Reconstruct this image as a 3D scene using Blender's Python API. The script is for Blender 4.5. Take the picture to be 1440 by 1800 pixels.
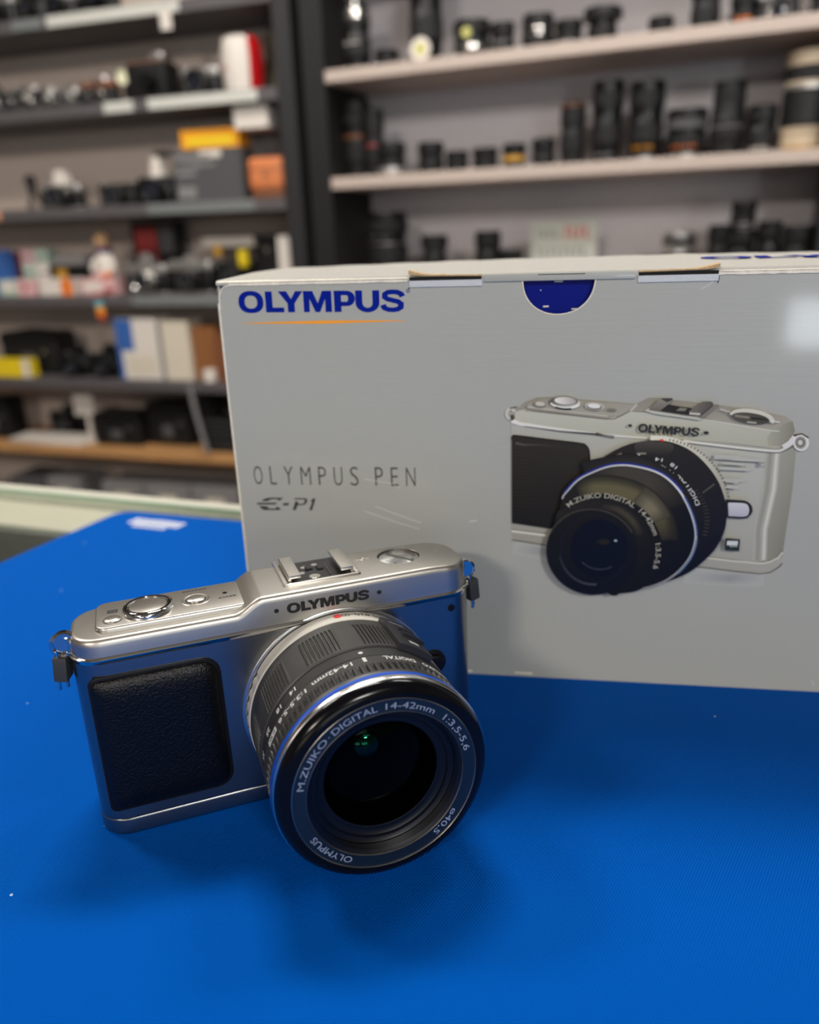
import bpy, bmesh, math, random
from mathutils import Vector, Matrix
from math import sin, cos, pi, radians, degrees, atan2, hypot

for _o in list(bpy.data.objects):
    bpy.data.objects.remove(_o)
SC = bpy.context.scene
COL = SC.collection

# ------------------------------------------------------------------ camera, world, lights, exposure
# measured pose of the phone that took the picture; the mat's top is z = 0, metres
F_PX, PITCH, ROLL, CAM_H = 1366.7, 0.3468, 0.0324, 0.16624
_fw = Vector((0, cos(PITCH), -sin(PITCH))); _rt = Vector((1, 0, 0)); _dn = _fw.cross(_rt)
CRT = cos(ROLL) * _rt + sin(ROLL) * _dn
CDN = -sin(ROLL) * _rt + cos(ROLL) * _dn
cd = bpy.data.cameras.new('phone_camera'); cam = bpy.data.objects.new('phone_camera', cd); COL.objects.link(cam)
cam.matrix_world = Matrix(((CRT.x, -CDN.x, -_fw.x, 0), (CRT.y, -CDN.y, -_fw.y, 0), (CRT.z, -CDN.z, -_fw.z, CAM_H), (0, 0, 0, 1)))
cd.sensor_fit = 'VERTICAL'; cd.lens = 6.86; cd.sensor_height = 6.86 * 1800 / F_PX; cd.sensor_width = cd.sensor_height * .8
cd.clip_start = .01; cd.clip_end = 50
cd.dof.use_dof = True; cd.dof.focus_distance = 0.225; cd.dof.aperture_fstop = 1.9
SC.camera = cam

SC.view_settings.view_transform = 'Standard'; SC.view_settings.look = 'None'
SC.view_settings.gamma = 1; SC.view_settings.use_curve_mapping = False
SC.view_settings.exposure = 0.0

W = bpy.data.worlds.new('shop_air'); SC.world = W; W.use_nodes = True
W.node_tree.nodes['Background'].inputs[0].default_value = (1, .97, .93, 1)
W.node_tree.nodes['Background'].inputs[1].default_value = .05

def area(name, loc, size, power, col=(1, .95, .88), target=None, shape='RECTANGLE'):
    l = bpy.data.lights.new(name, 'AREA'); l.shape = shape; l.size, l.size_y = size; l.energy = power; l.color = col
    o = bpy.data.objects.new(name, l); COL.objects.link(o); o.location = loc
    d = (Vector(target) if target else Vector((loc[0], loc[1], loc[2] - 1))) - Vector(loc)
    o.rotation_euler = d.to_track_quat('-Z', 'Y').to_euler()
    return o
# ceiling panels of the shop: a row over the aisle behind the counter, and the room's lamps behind the phone
area('ceiling_panel_light', (-.12, .92, 1.46), (.5, .22), 18.5, (1, .96, .90))
area('ceiling_panel_light', (-1.15, .85, 1.46), (.5, .22), 17, (1, .93, .85))
area('ceiling_panel_light', (.75, 1.0, 1.46), (.5, .22), 11, (1, .96, .90))
area('ceiling_panel_light', (-1.3, -1.3, 1.46), (1.1, .3), 2, (1, .90, .80))
area('ceiling_panel_light', (.9, -1.5, 1.46), (1.1, .3), 2, (1, .94, .87))
# unseen lamps behind the phone, added and tilted to light the shelves
area('added_shelf_light', (.9, -2.1, 1.42), (.5, .13), 29, (1, .97, .94), target=(.2, 1.7, .35))
area('added_shelf_light', (-1.3, -2.1, 1.42), (.5, .13), 27, (1, .90, .82), target=(-.9, 1.9, .35))
# daylight from the shop window far behind the phone
area('shop_window_light', (1.3, -5.8, .75), (2.6, 1.1), 26, (.90, .96, 1), target=(0, 1, .3))
area('shop_window_light', (-1.6, -5.8, .75), (2.0, 1.1), 16, (1, .88, .78), target=(-.4, 1.2, .3))

area('carton_glare_light', (1.26, -5.8, -.55), (.62, .34), 26, (.85, .94, 1), target=(.2, .3, .1))  # unseen bluish source, added for the glare at the carton's right

# ------------------------------------------------------------------ materials
def lin(c):
    return tuple((x / 255 / 12.92 if x / 255 <= .04045 else ((x / 255 + .055) / 1.055) ** 2.4) for x in c)
_M = {}
def mat(name, col, rough=.5, metal=0., spec=.5, coat=0., coat_r=.1, bump=None, stretch=(1, 1, 1), var=0., aniso=0., tint=None, sheen=0., ior=None, rvar=0.):
    """col: linear rgb. bump=(noise scale per metre, strength, distance m). var = albedo variation by noise"""
    if name in _M: return _M[name]
    m = bpy.data.materials.new(name); m.use_nodes = True; nt = m.node_tree; b = nt.nodes['Principled BSDF']
    b.inputs['Base Color'].default_value = (*col, 1); b.inputs['Roughness'].default_value = rough; b.inputs['Metallic'].default_value = metal
    b.inputs['Specular IOR Level'].default_value = spec; b.inputs['Coat Weight'].default_value = coat; b.inputs['Coat Roughness'].default_value = coat_r
    b.inputs['Anisotropic'].default_value = aniso; b.inputs['Sheen Weight'].default_value = sheen
    if tint: b.inputs['Specular Tint'].default_value = (*tint, 1)
    if ior: b.inputs['IOR'].default_value = ior
    if bump or var or rvar:
        tc = nt.nodes.new('ShaderNodeTexCoord'); mp = nt.nodes.new('ShaderNodeMapping'); mp.inputs['Scale'].default_value = stretch
        nt.links.new(tc.outputs['Object'], mp.inputs[0])
        sc = bump[0] if bump else 120
        n = nt.nodes.new('ShaderNodeTexNoise'); n.inputs['Scale'].default_value = sc; n.inputs['Detail'].default_value = 4
        nt.links.new(mp.outputs[0], n.inputs[0])
        if bump:
            bp = nt.nodes.new('ShaderNodeBump'); bp.inputs['Strength'].default_value = bump[1]; bp.inputs['Distance'].default_value = bump[2]
            nt.links.new(n.outputs[0], bp.inputs['Height']); nt.links.new(bp.outputs[0], b.inputs['Normal'])
        if var:
            r = nt.nodes.new('ShaderNodeMapRange'); r.inputs[3].default_value = 1 - var; r.inputs[4].default_value = 1 + var
            r.inputs[1].default_value = .3; r.inputs[2].default_value = .7
            mx = nt.nodes.new('ShaderNodeVectorMath'); mx.operation = 'SCALE'; mx.inputs[0].default_value = col
            nt.links.new(n.outputs[0], r.inputs[0]); nt.links.new(r.outputs[0], mx.inputs['Scale']); nt.links.new(mx.outputs[0], b.inputs['Base Color'])
        if rvar:
            r = nt.nodes.new('ShaderNodeMapRange'); r.inputs[3].default_value = rough - rvar; r.inputs[4].default_value = rough + rvar
            r.inputs[1].default_value = .3; r.inputs[2].default_value = .7
            nt.links.new(n.outputs[0], r.inputs[0]); nt.links.new(r.outputs[0], b.inputs['Roughness'])
    _M[name] = m
    return m
def M8(name, rgb, **k): return mat(name, lin(rgb), **k)

# ------------------------------------------------------------------ mesh helpers; every builder works in millimetres
MM = .001
class MB:
    def __init__(s): s.v = []; s.f = []; s.c = []
    def add(s, vs, fs, T=None, c=None):
        b = len(s.v)
        for p in vs:
            p = Vector(p)
            if T is not None: p = T @ p
            s.v.append(p)
        if c is not None:
            s.c += (c if isinstance(c, list) else [c] * len(vs))
        s.f += [tuple(b + i for i in f) for f in fs]
        return s
    def bm(s, bm, T=None):
        bm.verts.ensure_lookup_table(); bm.verts.index_update()
        s.add([v.co.copy() for v in bm.verts], [[v.index for v in f.verts] for f in bm.faces], T); bm.free(); return s
    def box(s, x0, x1, y0, y1, z0, z1, bev=0., seg=2, T=None):
        bm = bmesh.new()
        bmesh.ops.create_cube(bm, size=1, matrix=Matrix.Translation(((x0 + x1) / 2, (y0 + y1) / 2, (z0 + z1) / 2)) @ Matrix.Diagonal((x1 - x0, y1 - y0, z1 - z0, 1)))
        if bev: bmesh.ops.bevel(bm, geom=bm.edges[:], offset=bev, segments=seg, profile=.6, affect='EDGES', clamp_overlap=True)
        return s.bm(bm, T)
    def lathe(s, prof, n=48, T=None, rad=None, a0=0., a1=2 * pi, cap=True):
        """prof: [(r, z)] about +z. rad(i_ring, angle) scales the radius"""
        full = abs(a1 - a0 - 2 * pi) < 1e-6; vs = []; fs = []; m = n if full else n + 1
        for i, (r, z) in enumerate(prof):
            for k in range(m):
                a = a0 + (a1 - a0) * k / n; rr = r * (rad(i, a) if rad else 1)
                vs.append((rr * cos(a), rr * sin(a), z))
        for i in range(len(prof) - 1):
            for k in range(n if full else n):
                k2 = (k + 1) % m if full else k + 1
                fs.append((i * m + k, i * m + k2, (i + 1) * m + k2, (i + 1) * m + k))
        if cap and full:
            if prof[0][0] > 1e-6: fs.append(tuple(reversed(range(m))))
            if prof[-1][0] > 1e-6: fs.append(tuple((len(prof) - 1) * m + k for k in range(m)))
        return s.add(vs, fs, T)
    def tube(s, pts, r, n=10, closed=False, T=None, caps=True):
        P = [Vector(p) for p in pts]; N = len(P); vs = []; fs = []; up = None
        for i, p in enumerate(P):
            t = (P[(i + 1) % N] - P[i - 1]) if (closed or 0 < i < N - 1) else (P[1] - P[0] if i == 0 else P[-1] - P[-2])
            t.normalize()
            if up is None: up = t.orthogonal().normalized()
            up = (up - t * up.dot(t)).normalized(); q = t.cross(up); rr = r[i] if isinstance(r, (list, tuple)) else r
            for k in range(n): a = 2 * pi * k / n; vs.append(p + rr * (cos(a) * up + sin(a) * q))
        for i in range(N if closed else N - 1):
            j = (i + 1) % N
            for k in range(n): fs.append((i * n + k, i * n + (k + 1) % n, j * n + (k + 1) % n, j * n + k))
        if caps and not closed: fs.append(tuple(reversed(range(n)))); fs.append(tuple((N - 1) * n + k for k in range(n)))
        return s.add(vs, fs, T)
    def prism(s, out, z0, z1, bev=0., T=None, seg=3, bot=True):
        """out: 2-d outline counter-clockwise; extruded along z with a rounded top edge (and bottom when bot)"""
        n = len(out); rings = []
        def off(d):
            res = []
            for i in range(n):
                a = Vector(out[i - 1]); b = Vector(out[i]); c = Vector(out[(i + 1) % n])
                t = (b - a).normalized() + (c - b).normalized(); t.normalize(); nn = Vector((t.y, -t.x)); res.append(b - nn * d)
            return res
        if bev:
            if bot:
                for k in range(seg): a = pi / 2 * k / seg; rings.append((off(bev * (1 - sin(a))), z0 + bev * (1 - cos(a))))
            rings.append((off(0), z0 + (bev if bot else 0)))
            for k in range(seg + 1): a = pi / 2 * k / seg; rings.append((off(bev * (1 - cos(a))), z1 - bev * (1 - sin(a))))
        else: rings = [(off(0), z0), (off(0), z1)]
        vs = [(p.x, p.y, z) for r, z in rings for p in r]; fs = []
        for i in range(len(rings) - 1):
            for k in range(n): fs.append((i * n + k, i * n + (k + 1) % n, (i + 1) * n + (k + 1) % n, (i + 1) * n + k))
        fs.append(tuple(reversed(range(n)))); fs.append(tuple((len(rings) - 1) * n + k for k in range(n)))
        return s.add(vs, fs, T)
    def obj(s, name, m, parent=None, smooth=35, scale=MM):
        me = bpy.data.meshes.new(name); me.from_pydata([p * scale for p in s.v], [], s.f); me.update()
        if m: me.materials.append(m)
        if smooth is not None:
            me.polygons.foreach_set('use_smooth', [True] * len(me.polygons)); me.set_sharp_from_angle(angle=radians(smooth))
        if s.c:
            ca = me.color_attributes.new('Col', 'FLOAT_COLOR', 'POINT')
            ca.data.foreach_set('color', [x for c in s.c for x in (*c[:3], 1.)])
        o = bpy.data.objects.new(name, me); COL.objects.link(o)
        if parent: o.parent = parent
        return o
def rrect(x0, x1, y0, y1, r, n=6):
    if not isinstance(r, (list, tuple)): r = [r] * 4
    pts = []
    for (cx, cy, a, q) in ((x1 - r[0], y0 + r[0], -90, r[0]), (x1 - r[1], y1 - r[1], 0, r[1]), (x0 + r[2], y1 - r[2], 90, r[2]), (x0 + r[3], y0 + r[3], 180, r[3])):
        for k in range(n + 1): t = radians(a + 90 * k / n); pts.append((cx + q * cos(t), cy + q * sin(t)))
    return pts
XZ = Matrix(((1, 0, 0, 0), (0, 0, -1, 0), (0, 1, 0, 0), (0, 0, 0, 1)))    # outline's y -> z, extrusion z -> -y (towards the viewer)
def Tr(x, y, z): return Matrix.Translation((x, y, z))
def Rz(a): return Matrix.Rotation(a, 4, 'Z')
def Rx(a): return Matrix.Rotation(a, 4, 'X')
def Ry(a): return Matrix.Rotation(a, 4, 'Y')
def empty(name, T=None, **p):
    o = bpy.data.objects.new(name, None); COL.objects.link(o); o.empty_display_size = .02
    if T is not None: o.matrix_world = T
    for k, v in p.items(): o[k] = v
    return o
def tag(o, label, cat, group=None):
    o['label'] = label; o['category'] = cat
    if group: o['group'] = group
    return o
def boolean(o, cutters, op='DIFFERENCE'):
    """cut solid cutters (MB) out of o, keeping o's own material"""
    for c in cutters:
        co = c.obj('cutter', None, None, None); co.matrix_world = o.matrix_world
        md = o.modifiers.new('b', 'BOOLEAN'); md.operation = op; md.object = co; md.solver = 'EXACT'
        bpy.context.view_layer.update()
        dg = bpy.context.evaluated_depsgraph_get(); me = bpy.data.meshes.new_from_object(o.evaluated_get(dg))
        o.modifiers.clear(); old = o.data; o.data = me; bpy.data.meshes.remove(old); bpy.data.objects.remove(co)
    o.data.set_sharp_from_angle(angle=radians(35))
    return o

# ------------------------------------------------------------------ lettering
_T = {}
def text2d(s, bold=0., res=3):
    """verts (x, y) with cap height 1, baseline 0, and faces"""
    if (s, bold) in _T: return _T[(s, bold)]
    def raw(t):
        c = bpy.data.curves.new('t', 'FONT'); c.body = t; c.size = 1; c.offset = bold; c.resolution_u = res; c.fill_mode = 'FRONT'
        o = bpy.data.objects.new('t', c); COL.objects.link(o); bpy.context.view_layer.update()
        me = bpy.data.meshes.new_from_object(o.evaluated_get(bpy.context.evaluated_depsgraph_get()))
        v = [(p.co.x, p.co.y) for p in me.vertices]; f = [tuple(q.vertices) for q in me.polygons]
        bpy.data.objects.remove(o); bpy.data.curves.remove(c); bpy.data.meshes.remove(me); return v, f
    if 'cap' not in _T: _T['cap'] = max(y for x, y in raw('H')[0])
    k = 1 / _T['cap']; v, f = raw(s); x0 = min(x for x, y in v)
    _T[(s, bold)] = ([((x - x0) * k, y * k) for x, y in v], f)
    return _T[(s, bold)]
def twidth(s, bold=0.): return max(x for x, y in text2d(s, bold)[0])
def put(mb, shape, fn, h=1., w=None, c=None):
    """shape: (verts, faces) in cap-height units; w: total width wanted; fn(x, y) -> point"""
    v, f = shape; k = h if w is None else w / max(x for x, y in v)
    mb.add([fn(x * k, y * h) for x, y in v], f, c=c)
# extended bold capitals of the maker's logotype, drawn stroke by stroke
def _loop(out, inn):
    n = len(out); v = out + inn
    return v, [(i, (i + 1) % n, n + (i + 1) % n, n + i) for i in range(n)]
def _sup(cx, cy, rx, ry, e, n=28): return [(cx + rx * math.copysign(abs(cos(t)) ** e, cos(t)), cy + ry * math.copysign(abs(sin(t)) ** e, sin(t))) for t in [2 * pi * k / n for k in range(n)]]
def _band(pts, wx, wy, e=1.):
    """ribbon along a polyline; the pen is wx wide for upright runs and wy for level ones"""
    n = len(pts); L = []; R = []
    for i, p in enumerate(pts):
        a = pts[max(i - 1, 0)]; b = pts[min(i + 1, n - 1)]; tx, ty = b[0] - a[0], b[1] - a[1]; l = hypot(tx, ty) or 1; nx, ny = -ty / l, tx / l
        L.append((p[0] + nx * wx / 2, p[1] + ny * wy / 2)); R.append((p[0] - nx * wx / 2, p[1] - ny * wy / 2))
    return L + R, [(i, i + 1, n + i + 1, n + i) for i in range(n - 1)]
def logo():
    V = []; F = []; x = 0
    def put_(v, f, dx):
        b = len(V); V.extend((p[0] + dx, p[1]) for p in v); F.extend(tuple(b + i for i in q) for q in f)
    w, hh = .33, .21
    put_(*_loop(_sup(.62, .5, .62, .53, .86), _sup(.62, .5, .31, .31, .86)), 0)
    put_([(0, 0), (.34, 0), (.34, 1), (0, 1)], [(0, 1, 2, 3)], 1.34); put_([(.34, 0), (.9, 0), (.9, .23), (.34, .23)], [(0, 1, 2, 3)], 1.34)
    put_([(0, 1), (.4, 1), (.62, .63), (.84, 1), (1.2, 1), (.78, .42), (.78, 0), (.44, 0), (.44, .42)], [(0, 8, 2, 1), (2, 5, 4, 3), (8, 7, 6, 5), (8, 5, 2)], 1.98)
    put_([(0, 0), (.28, 0), (.3, .62), (.56, 0), (.78, 0), (1.05, .62), (1.05, 0), (1.36, 0), (1.36, 1), (.92, 1), (.69, .42), (.45, 1), (0, 1)],
         [(0, 1, 2, 12), (12, 2, 11), (2, 3, 10, 11), (3, 4, 10), (4, 5, 9, 10), (5, 8, 9), (5, 6, 7, 8)], 3.2)
    P = [(.3, .89), (.62, .89)] + [(.62 + .22 * sin(a), .635 + .255 * cos(a)) for a in [pi * k / 10 for k in range(1, 10)]] + [(.62, .38), (.3, .38)]
    put_([(0, 0), (.34, 0), (.34, 1), (0, 1)], [(0, 1, 2, 3)], 4.68); put_(*_band(P, .33, .21), 4.68)
    U = [(.165, 1), (.165, .42)] + [(.57 - .405 * cos(a), .42 - .34 * sin(a)) for a in [pi * k / 14 for k in range(1, 14)]] + [(.975, .42), (.975, 1)]
    put_(*_band(U, .33, .22), 5.7)
    S = [(1.0, .70), (.93, .83), (.76, .905), (.54, .92), (.32, .90), (.18, .81), (.17, .68), (.3, .59), (.56, .525), (.8, .465), (.93, .36), (.92, .21), (.78, .115), (.56, .08), (.32, .10), (.15, .17), (.08, .32)]
    put_(*_band(S, .30, .22), 6.92)
    return V, F
LOGO = logo()     # about 8.0 wide, 1 high

# ------------------------------------------------------------------ the room
def structure(name, x0, x1, y0, y1, z0, z1, m):
    o = MB().box(x0, x1, y0, y1, z0, z1).obj(name, m, None, None); o['kind'] = 'structure'; return o
m_wall = M8('wall_paint', (150, 146, 142), rough=.9, var=.03)
FLZ = -950
structure('floor', -3300, 2900, -6100, 4200, FLZ - 60, FLZ, M8('floor_vinyl', (88, 80, 74), rough=.6, var=.15))
structure('ceiling', -3300, 2900, -6100, 4200, 1500, 1560, M8('ceiling_paint', (165, 160, 152), rough=.95))
structure('wall_back', -3300, 2900, 4100, 4200, FLZ, 1500, m_wall)
structure('wall_left', -3300, -3200, -6100, 4100, FLZ, 1500, m_wall)
structure('wall_right', 2800, 2900, -6100, 4100, FLZ, 1500, m_wall)
structure('wall_front', -3200, 2800, -6100, -6000, FLZ, 1500, m_wall)

# ------------------------------------------------------------------ glass topped display counter
CT = Tr(-.115, .4926, -.003) @ Rz(radians(-19.4))          # x along the back edge, y = 0 the back edge, z = 0 top of the glass
counter = empty('display_counter', CT)
tag(counter, 'long glass topped display counter with a pale back rail, under the blue mat', 'counter')
def clear_glass(name, tint, ior, refl=(1, 1, 1)):
    m = bpy.data.materials.new(name); m.use_nodes = True; nt = m.node_tree; nt.nodes.remove(nt.nodes['Principled BSDF'])
    tr = nt.nodes.new('ShaderNodeBsdfTransparent'); tr.inputs[0].default_value = (*tint, 1); gl = nt.nodes.new('ShaderNodeBsdfGlossy'); gl.inputs['Roughness'].default_value = .02; gl.inputs[0].default_value = (*refl, 1)
    mx = nt.nodes.new('ShaderNodeMixShader'); fz = nt.nodes.new('ShaderNodeFresnel'); fz.inputs[0].default_value = ior
    ge = nt.nodes.new('ShaderNodeNewGeometry'); fr_ = nt.nodes.new('ShaderNodeMath'); fr_.operation = 'SUBTRACT'; fr_.inputs[0].default_value = 1; mu = nt.nodes.new('ShaderNodeMath'); mu.operation = 'MULTIPLY'
    nt.links.new(ge.outputs['Backfacing'], fr_.inputs[1]); nt.links.new(fz.outputs[0], mu.inputs[0]); nt.links.new(fr_.outputs[0], mu.inputs[1])
    nt.links.new(mu.outputs[0], mx.inputs[0]); nt.links.new(tr.outputs[0], mx.inputs[1]); nt.links.new(gl.outputs[0], mx.inputs[2]); nt.links.new(mx.outputs[0], nt.nodes['Material Output'].inputs[0]); return m
m_glass = clear_glass('counter_glass', (.95, .985, .96), 1.45)
m_green = mat('glass_edge', (.25, .40, .29), rough=.15)
m_rail = mat('rail_alu', lin((206, 204, 190)), rough=.35)
m_ledge = mat('ledge_cream', (.62, .53, .46), rough=.5)
m_cab = mat('cabinet_grey', lin((98, 98, 92)), rough=.7, var=.1)
MB().box(-950, 1250, -650, -10, -7, 0, .6, 1).obj('glass_top', m_glass, counter)
MB().box(-950, 1250, -9.9, -9.1, -2.0, .05).obj('glass_edge', m_green, counter, None)
MB().box(-960, 1260, -8.9, 0, -30, .6, 1.2, 2).obj('back_rail', m_rail, counter)
MB().box(-950, 1250, -53, -9.2, -30, -8).obj('ledge', m_ledge, counter)
MB().box(-950, 1250, -60, -53.2, -900, -9).obj('back_panel', m_cab, counter, None)
MB().box(-960, -940, -650, -54, -945, -8).obj('side_panel', m_cab, counter, None)
MB().box(1240, 1260, -650, -54, -945, -8).obj('side_panel', m_cab, counter, None)
MB().box(-938, 1238, -640, -64, -330, -315).obj('inner_shelf', mat('inner_shelf_wood', (.10, .035, .018), rough=.5, var=.2, bump=(6, .1, .002)), counter, None)
MB().box(-938, 1238, -650, -62, -945, -880).obj('plinth', m_cab, counter, None)

# ------------------------------------------------------------------ blue counter mat
def mat_blue():
    m = bpy.data.materials.new('mat_cloth'); m.use_nodes = True; nt = m.node_tree; b = nt.nodes['Principled BSDF']; L = nt.links.new; N = nt.nodes.new
    b.inputs['Roughness'].default_value = .62; b.inputs['Specular IOR Level'].default_value = .07; b.inputs['Specular Tint'].default_value = (.05, .4, 1, 1)
    b.inputs['Sheen Weight'].default_value = .04; b.inputs['Sheen Roughness'].default_value = .4; b.inputs['Sheen Tint'].default_value = (.05, .45, 1, 1)
    tc = N('ShaderNodeTexCoord'); w = []
    for rot, sc in ((.62, 2300), (-.95, 2300)):                       # two thread directions of the twill
        mp = N('ShaderNodeMapping'); mp.inputs['Rotation'].default_value = (0, 0, rot); L(tc.outputs['Object'], mp.inputs[0])
        t = N('ShaderNodeTexWave'); t.wave_type = 'BANDS'; t.inputs['Scale'].default_value = sc * .19; t.inputs['Distortion'].default_value = .6
        t.inputs['Detail'].default_value = 1; L(mp.outputs[0], t.inputs[0]); w.append(t)
    n = N('ShaderNodeTexNoise'); n.inputs['Scale'].default_value = 3000; L(tc.outputs['Object'], n.inputs[0])
    a = N('ShaderNodeMath'); a.operation = 'ADD'; L(w[0].outputs['Fac'], a.inputs[0])
    q = N('ShaderNodeMath'); q.operation = 'MULTIPLY'; q.inputs[1].default_value = .35; L(w[1].outputs['Fac'], q.inputs[0]); L(q.outputs[0], a.inputs[1])
    a2 = N('ShaderNodeMath'); a2.operation = 'ADD'; L(a.outputs[0], a2.inputs[0]); L(n.outputs[0], a2.inputs[1])
    bp = N('ShaderNodeBump'); bp.inputs['Strength'].default_value = .6; bp.inputs['Distance'].default_value = .0002; L(a2.outputs[0], bp.inputs['Height']); L(bp.outputs[0], b.inputs['Normal'])
    # thread colour: highs a little paler; rare specks of lint
    r = N('ShaderNodeValToRGB'); r.color_ramp.elements[0].position = .35; r.color_ramp.elements[1].position = 1.7 / 2
    r.color_ramp.elements[0].color = (0, .062, .345, 1); r.color_ramp.elements[1].color = (0, .098, .465, 1)
    h = N('ShaderNodeMath'); h.operation = 'MULTIPLY'; h.inputs[1].default_value = .5; L(a2.outputs[0], h.inputs[0]); L(h.outputs[0], r.inputs[0])
    v = N('ShaderNodeTexVoronoi'); v.inputs['Scale'].default_value = 75; L(tc.outputs['Object'], v.inputs[0])
    c1 = N('ShaderNodeMath'); c1.operation = 'LESS_THAN'; c1.inputs[1].default_value = .034; L(v.outputs['Distance'], c1.inputs[0])
    sp = N('ShaderNodeSeparateColor'); L(v.outputs['Color'], sp.inputs[0]); c2 = N('ShaderNodeMath'); c2.operation = 'GREATER_THAN'; c2.inputs[1].default_value = .62; L(sp.outputs[0], c2.inputs[0])
    mu = N('ShaderNodeMath'); mu.operation = 'MULTIPLY'; L(c1.outputs[0], mu.inputs[0]); L(c2.outputs[0], mu.inputs[1])
    mx = N('ShaderNodeMix'); mx.data_type = 'RGBA'; L(mu.outputs[0], mx.inputs['Factor']); L(r.outputs[0], mx.inputs['A']); mx.inputs['B'].default_value = (.45, .6, .8, 1)
    L(mx.outputs['Result'], b.inputs['Base Color']); return m
m_blue = mat_blue()
def corner(P, r, n=8):
    """round each corner of a polygon"""
    out = []; k = len(P)
    for i in range(k):
        a, b, c = Vector(P[i - 1]), Vector(P[i]), Vector(P[(i + 1) % k]); u = (a - b).normalized(); w = (c - b).normalized()
        p, q = b + u * r, b + w * r
        for j in range(n + 1): t = j / n; out.append(tuple((1 - t) ** 2 * p + 2 * t * (1 - t) * b + t * t * q))
    return out
mo = corner([(-560, -290), (330, -600), (700, 190), (-188.5, 481.5)], 12)
cmat = MB().prism(mo, -2.95, 0, .7).obj('counter_mat', m_blue)
tag(cmat, 'bright blue woven cloth counter mat with a rounded corner lying on the glass counter', 'mat')
m_white = M8('mat_print', (205, 208, 215), rough=.6)
# small white badge printed in the far corner of the mat: two slanted lines of lettering, out of focus in the photo
bd = MB(); lt = Tr(-176.5, 459.5, .06) @ Rz(radians(-19.5))
for k in range(9):
    x = k * 4.2; y = -2.6 - .35 * sin(k)
    bd.add([(x + .4, y, 0), (x + 3.5, y, 0), (x + 4.9, y + 9, 0), (x + 1.8, y + 9, 0)], [(0, 1, 2, 3)], lt)
for k in range(6):
    x = 7 + k * 4.0; bd.add([(x, -7.2, 0), (x + 3.1, -7.2, 0), (x + 3.9, -3.6, 0), (x + .8, -3.6, 0)], [(0, 1, 2, 3)], lt)
bd.obj('printed_badge', m_white, cmat, None)

# ------------------------------------------------------------------ the carton
BX, BY, BB, BH, BD, BW = -65.15, 282.64, -0.1584, 151.3, 80., 292.
BT = Tr(BX * MM, BY * MM, 0) @ Rz(BB)
BTi = (Tr(BX, BY, 0) @ Rz(BB)).inverted()
carton = empty('cardboard_carton', BT)
tag(carton, 'silver grey cardboard camera carton with a printed camera picture, standing on the blue mat', 'box')
def bf(u, v):
    """point of the carton's front panel behind a measured image position, (x, z) in mm"""
    d = _fw * F_PX + CRT * (u - 720) + CDN * (v - 900); o = BTi @ Vector((0, 0, CAM_H * 1000)); d = BTi.to_3x3() @ d
    t = -o.y / d.y; p = o + d * t; return (p.x, p.z)
CARD = .40; KP = CARD / .318
def pc(r, g, b): return tuple(x * KP for x in lin((r, g, b)))
def m_card_():
    m = mat('carton_print', (CARD * .98, CARD * 1.0, CARD * .90), rough=.4, spec=.3, coat=.22, coat_r=.07, bump=(900, .24, .0003), stretch=(.05, 1, 1))
    return m
m_card = m_card_()
m_edge = M8('worn_card_edge', (232, 224, 205), rough=.8, bump=(900, .4, .0004), var=.1)
m_kraft = mat('kraft_board', lin((188, 160, 118)), rough=.9, bump=(1200, .4, .0003), var=.15)
m_darkgap = mat('dark_gap', (.01, .009, .007), rough=1)
m_navy = mat('navy_print', (.0005, .006, .17), rough=.3, spec=.15)
def poly(name, pts, m, y, parent=carton):
    """flat filled outline on the front panel, y mm in front of it"""
    bm = bmesh.new(); vs = [bm.verts.new((p[0], -y, p[1])) for p in pts]; es = [bm.edges.new((vs[i - 1], vs[i])) for i in range(len(vs))]
    bmesh.ops.triangle_fill(bm, use_beauty=True, use_dissolve=False, edges=es)
    return MB().bm(bm).obj(name, m, parent, None)
# front panel with the half-round thumb notch
nL, nR = bf(918, 489), bf(1048, 488.5)
ncx = (nL[0] + nR[0]) / 2; nr = (nR[0] - nL[0]) / 2 * .985; nb = BH - bf(982, 552.5)[1]
x0e, x1e = 0, BW
tp = []
for k in range(25):
    a = pi * k / 24; tp.append((ncx + nr * cos(a), BH - nb * sin(a) ** .8))
zl = BH - 1.7
front = [(1.2, 0), (x1e, 0), (x1e, BH - .6), (tp[0][0] + 2.4, BH - .6), (tp[0][0] + .8, BH - 1.2)] + tp + [(tp[-1][0] - .8, BH - 1.2), (tp[-1][0] - 2.4, BH - .6), (6, BH - .6), (2.4, BH - 1.6), (.9, BH - 3.6), (.5, BH - 7)]
fp = MB()
bm = bmesh.new(); vs = [bm.verts.new((p[0], 0, p[1])) for p in front]; es = [bm.edges.new((vs[i - 1], vs[i])) for i in range(len(vs))]
r = bmesh.ops.triangle_fill(bm, use_dissolve=False, edges=es)
g = bmesh.ops.extrude_face_region(bm, geom=bm.faces[:]); bmesh.ops.translate(bm, verts=[x for x in g['geom'] if isinstance(x, bmesh.types.BMVert)], vec=(0, 1.1, 0))
fp.bm(bm); fpo = fp.obj('front_panel', m_card, carton, None)
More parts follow.
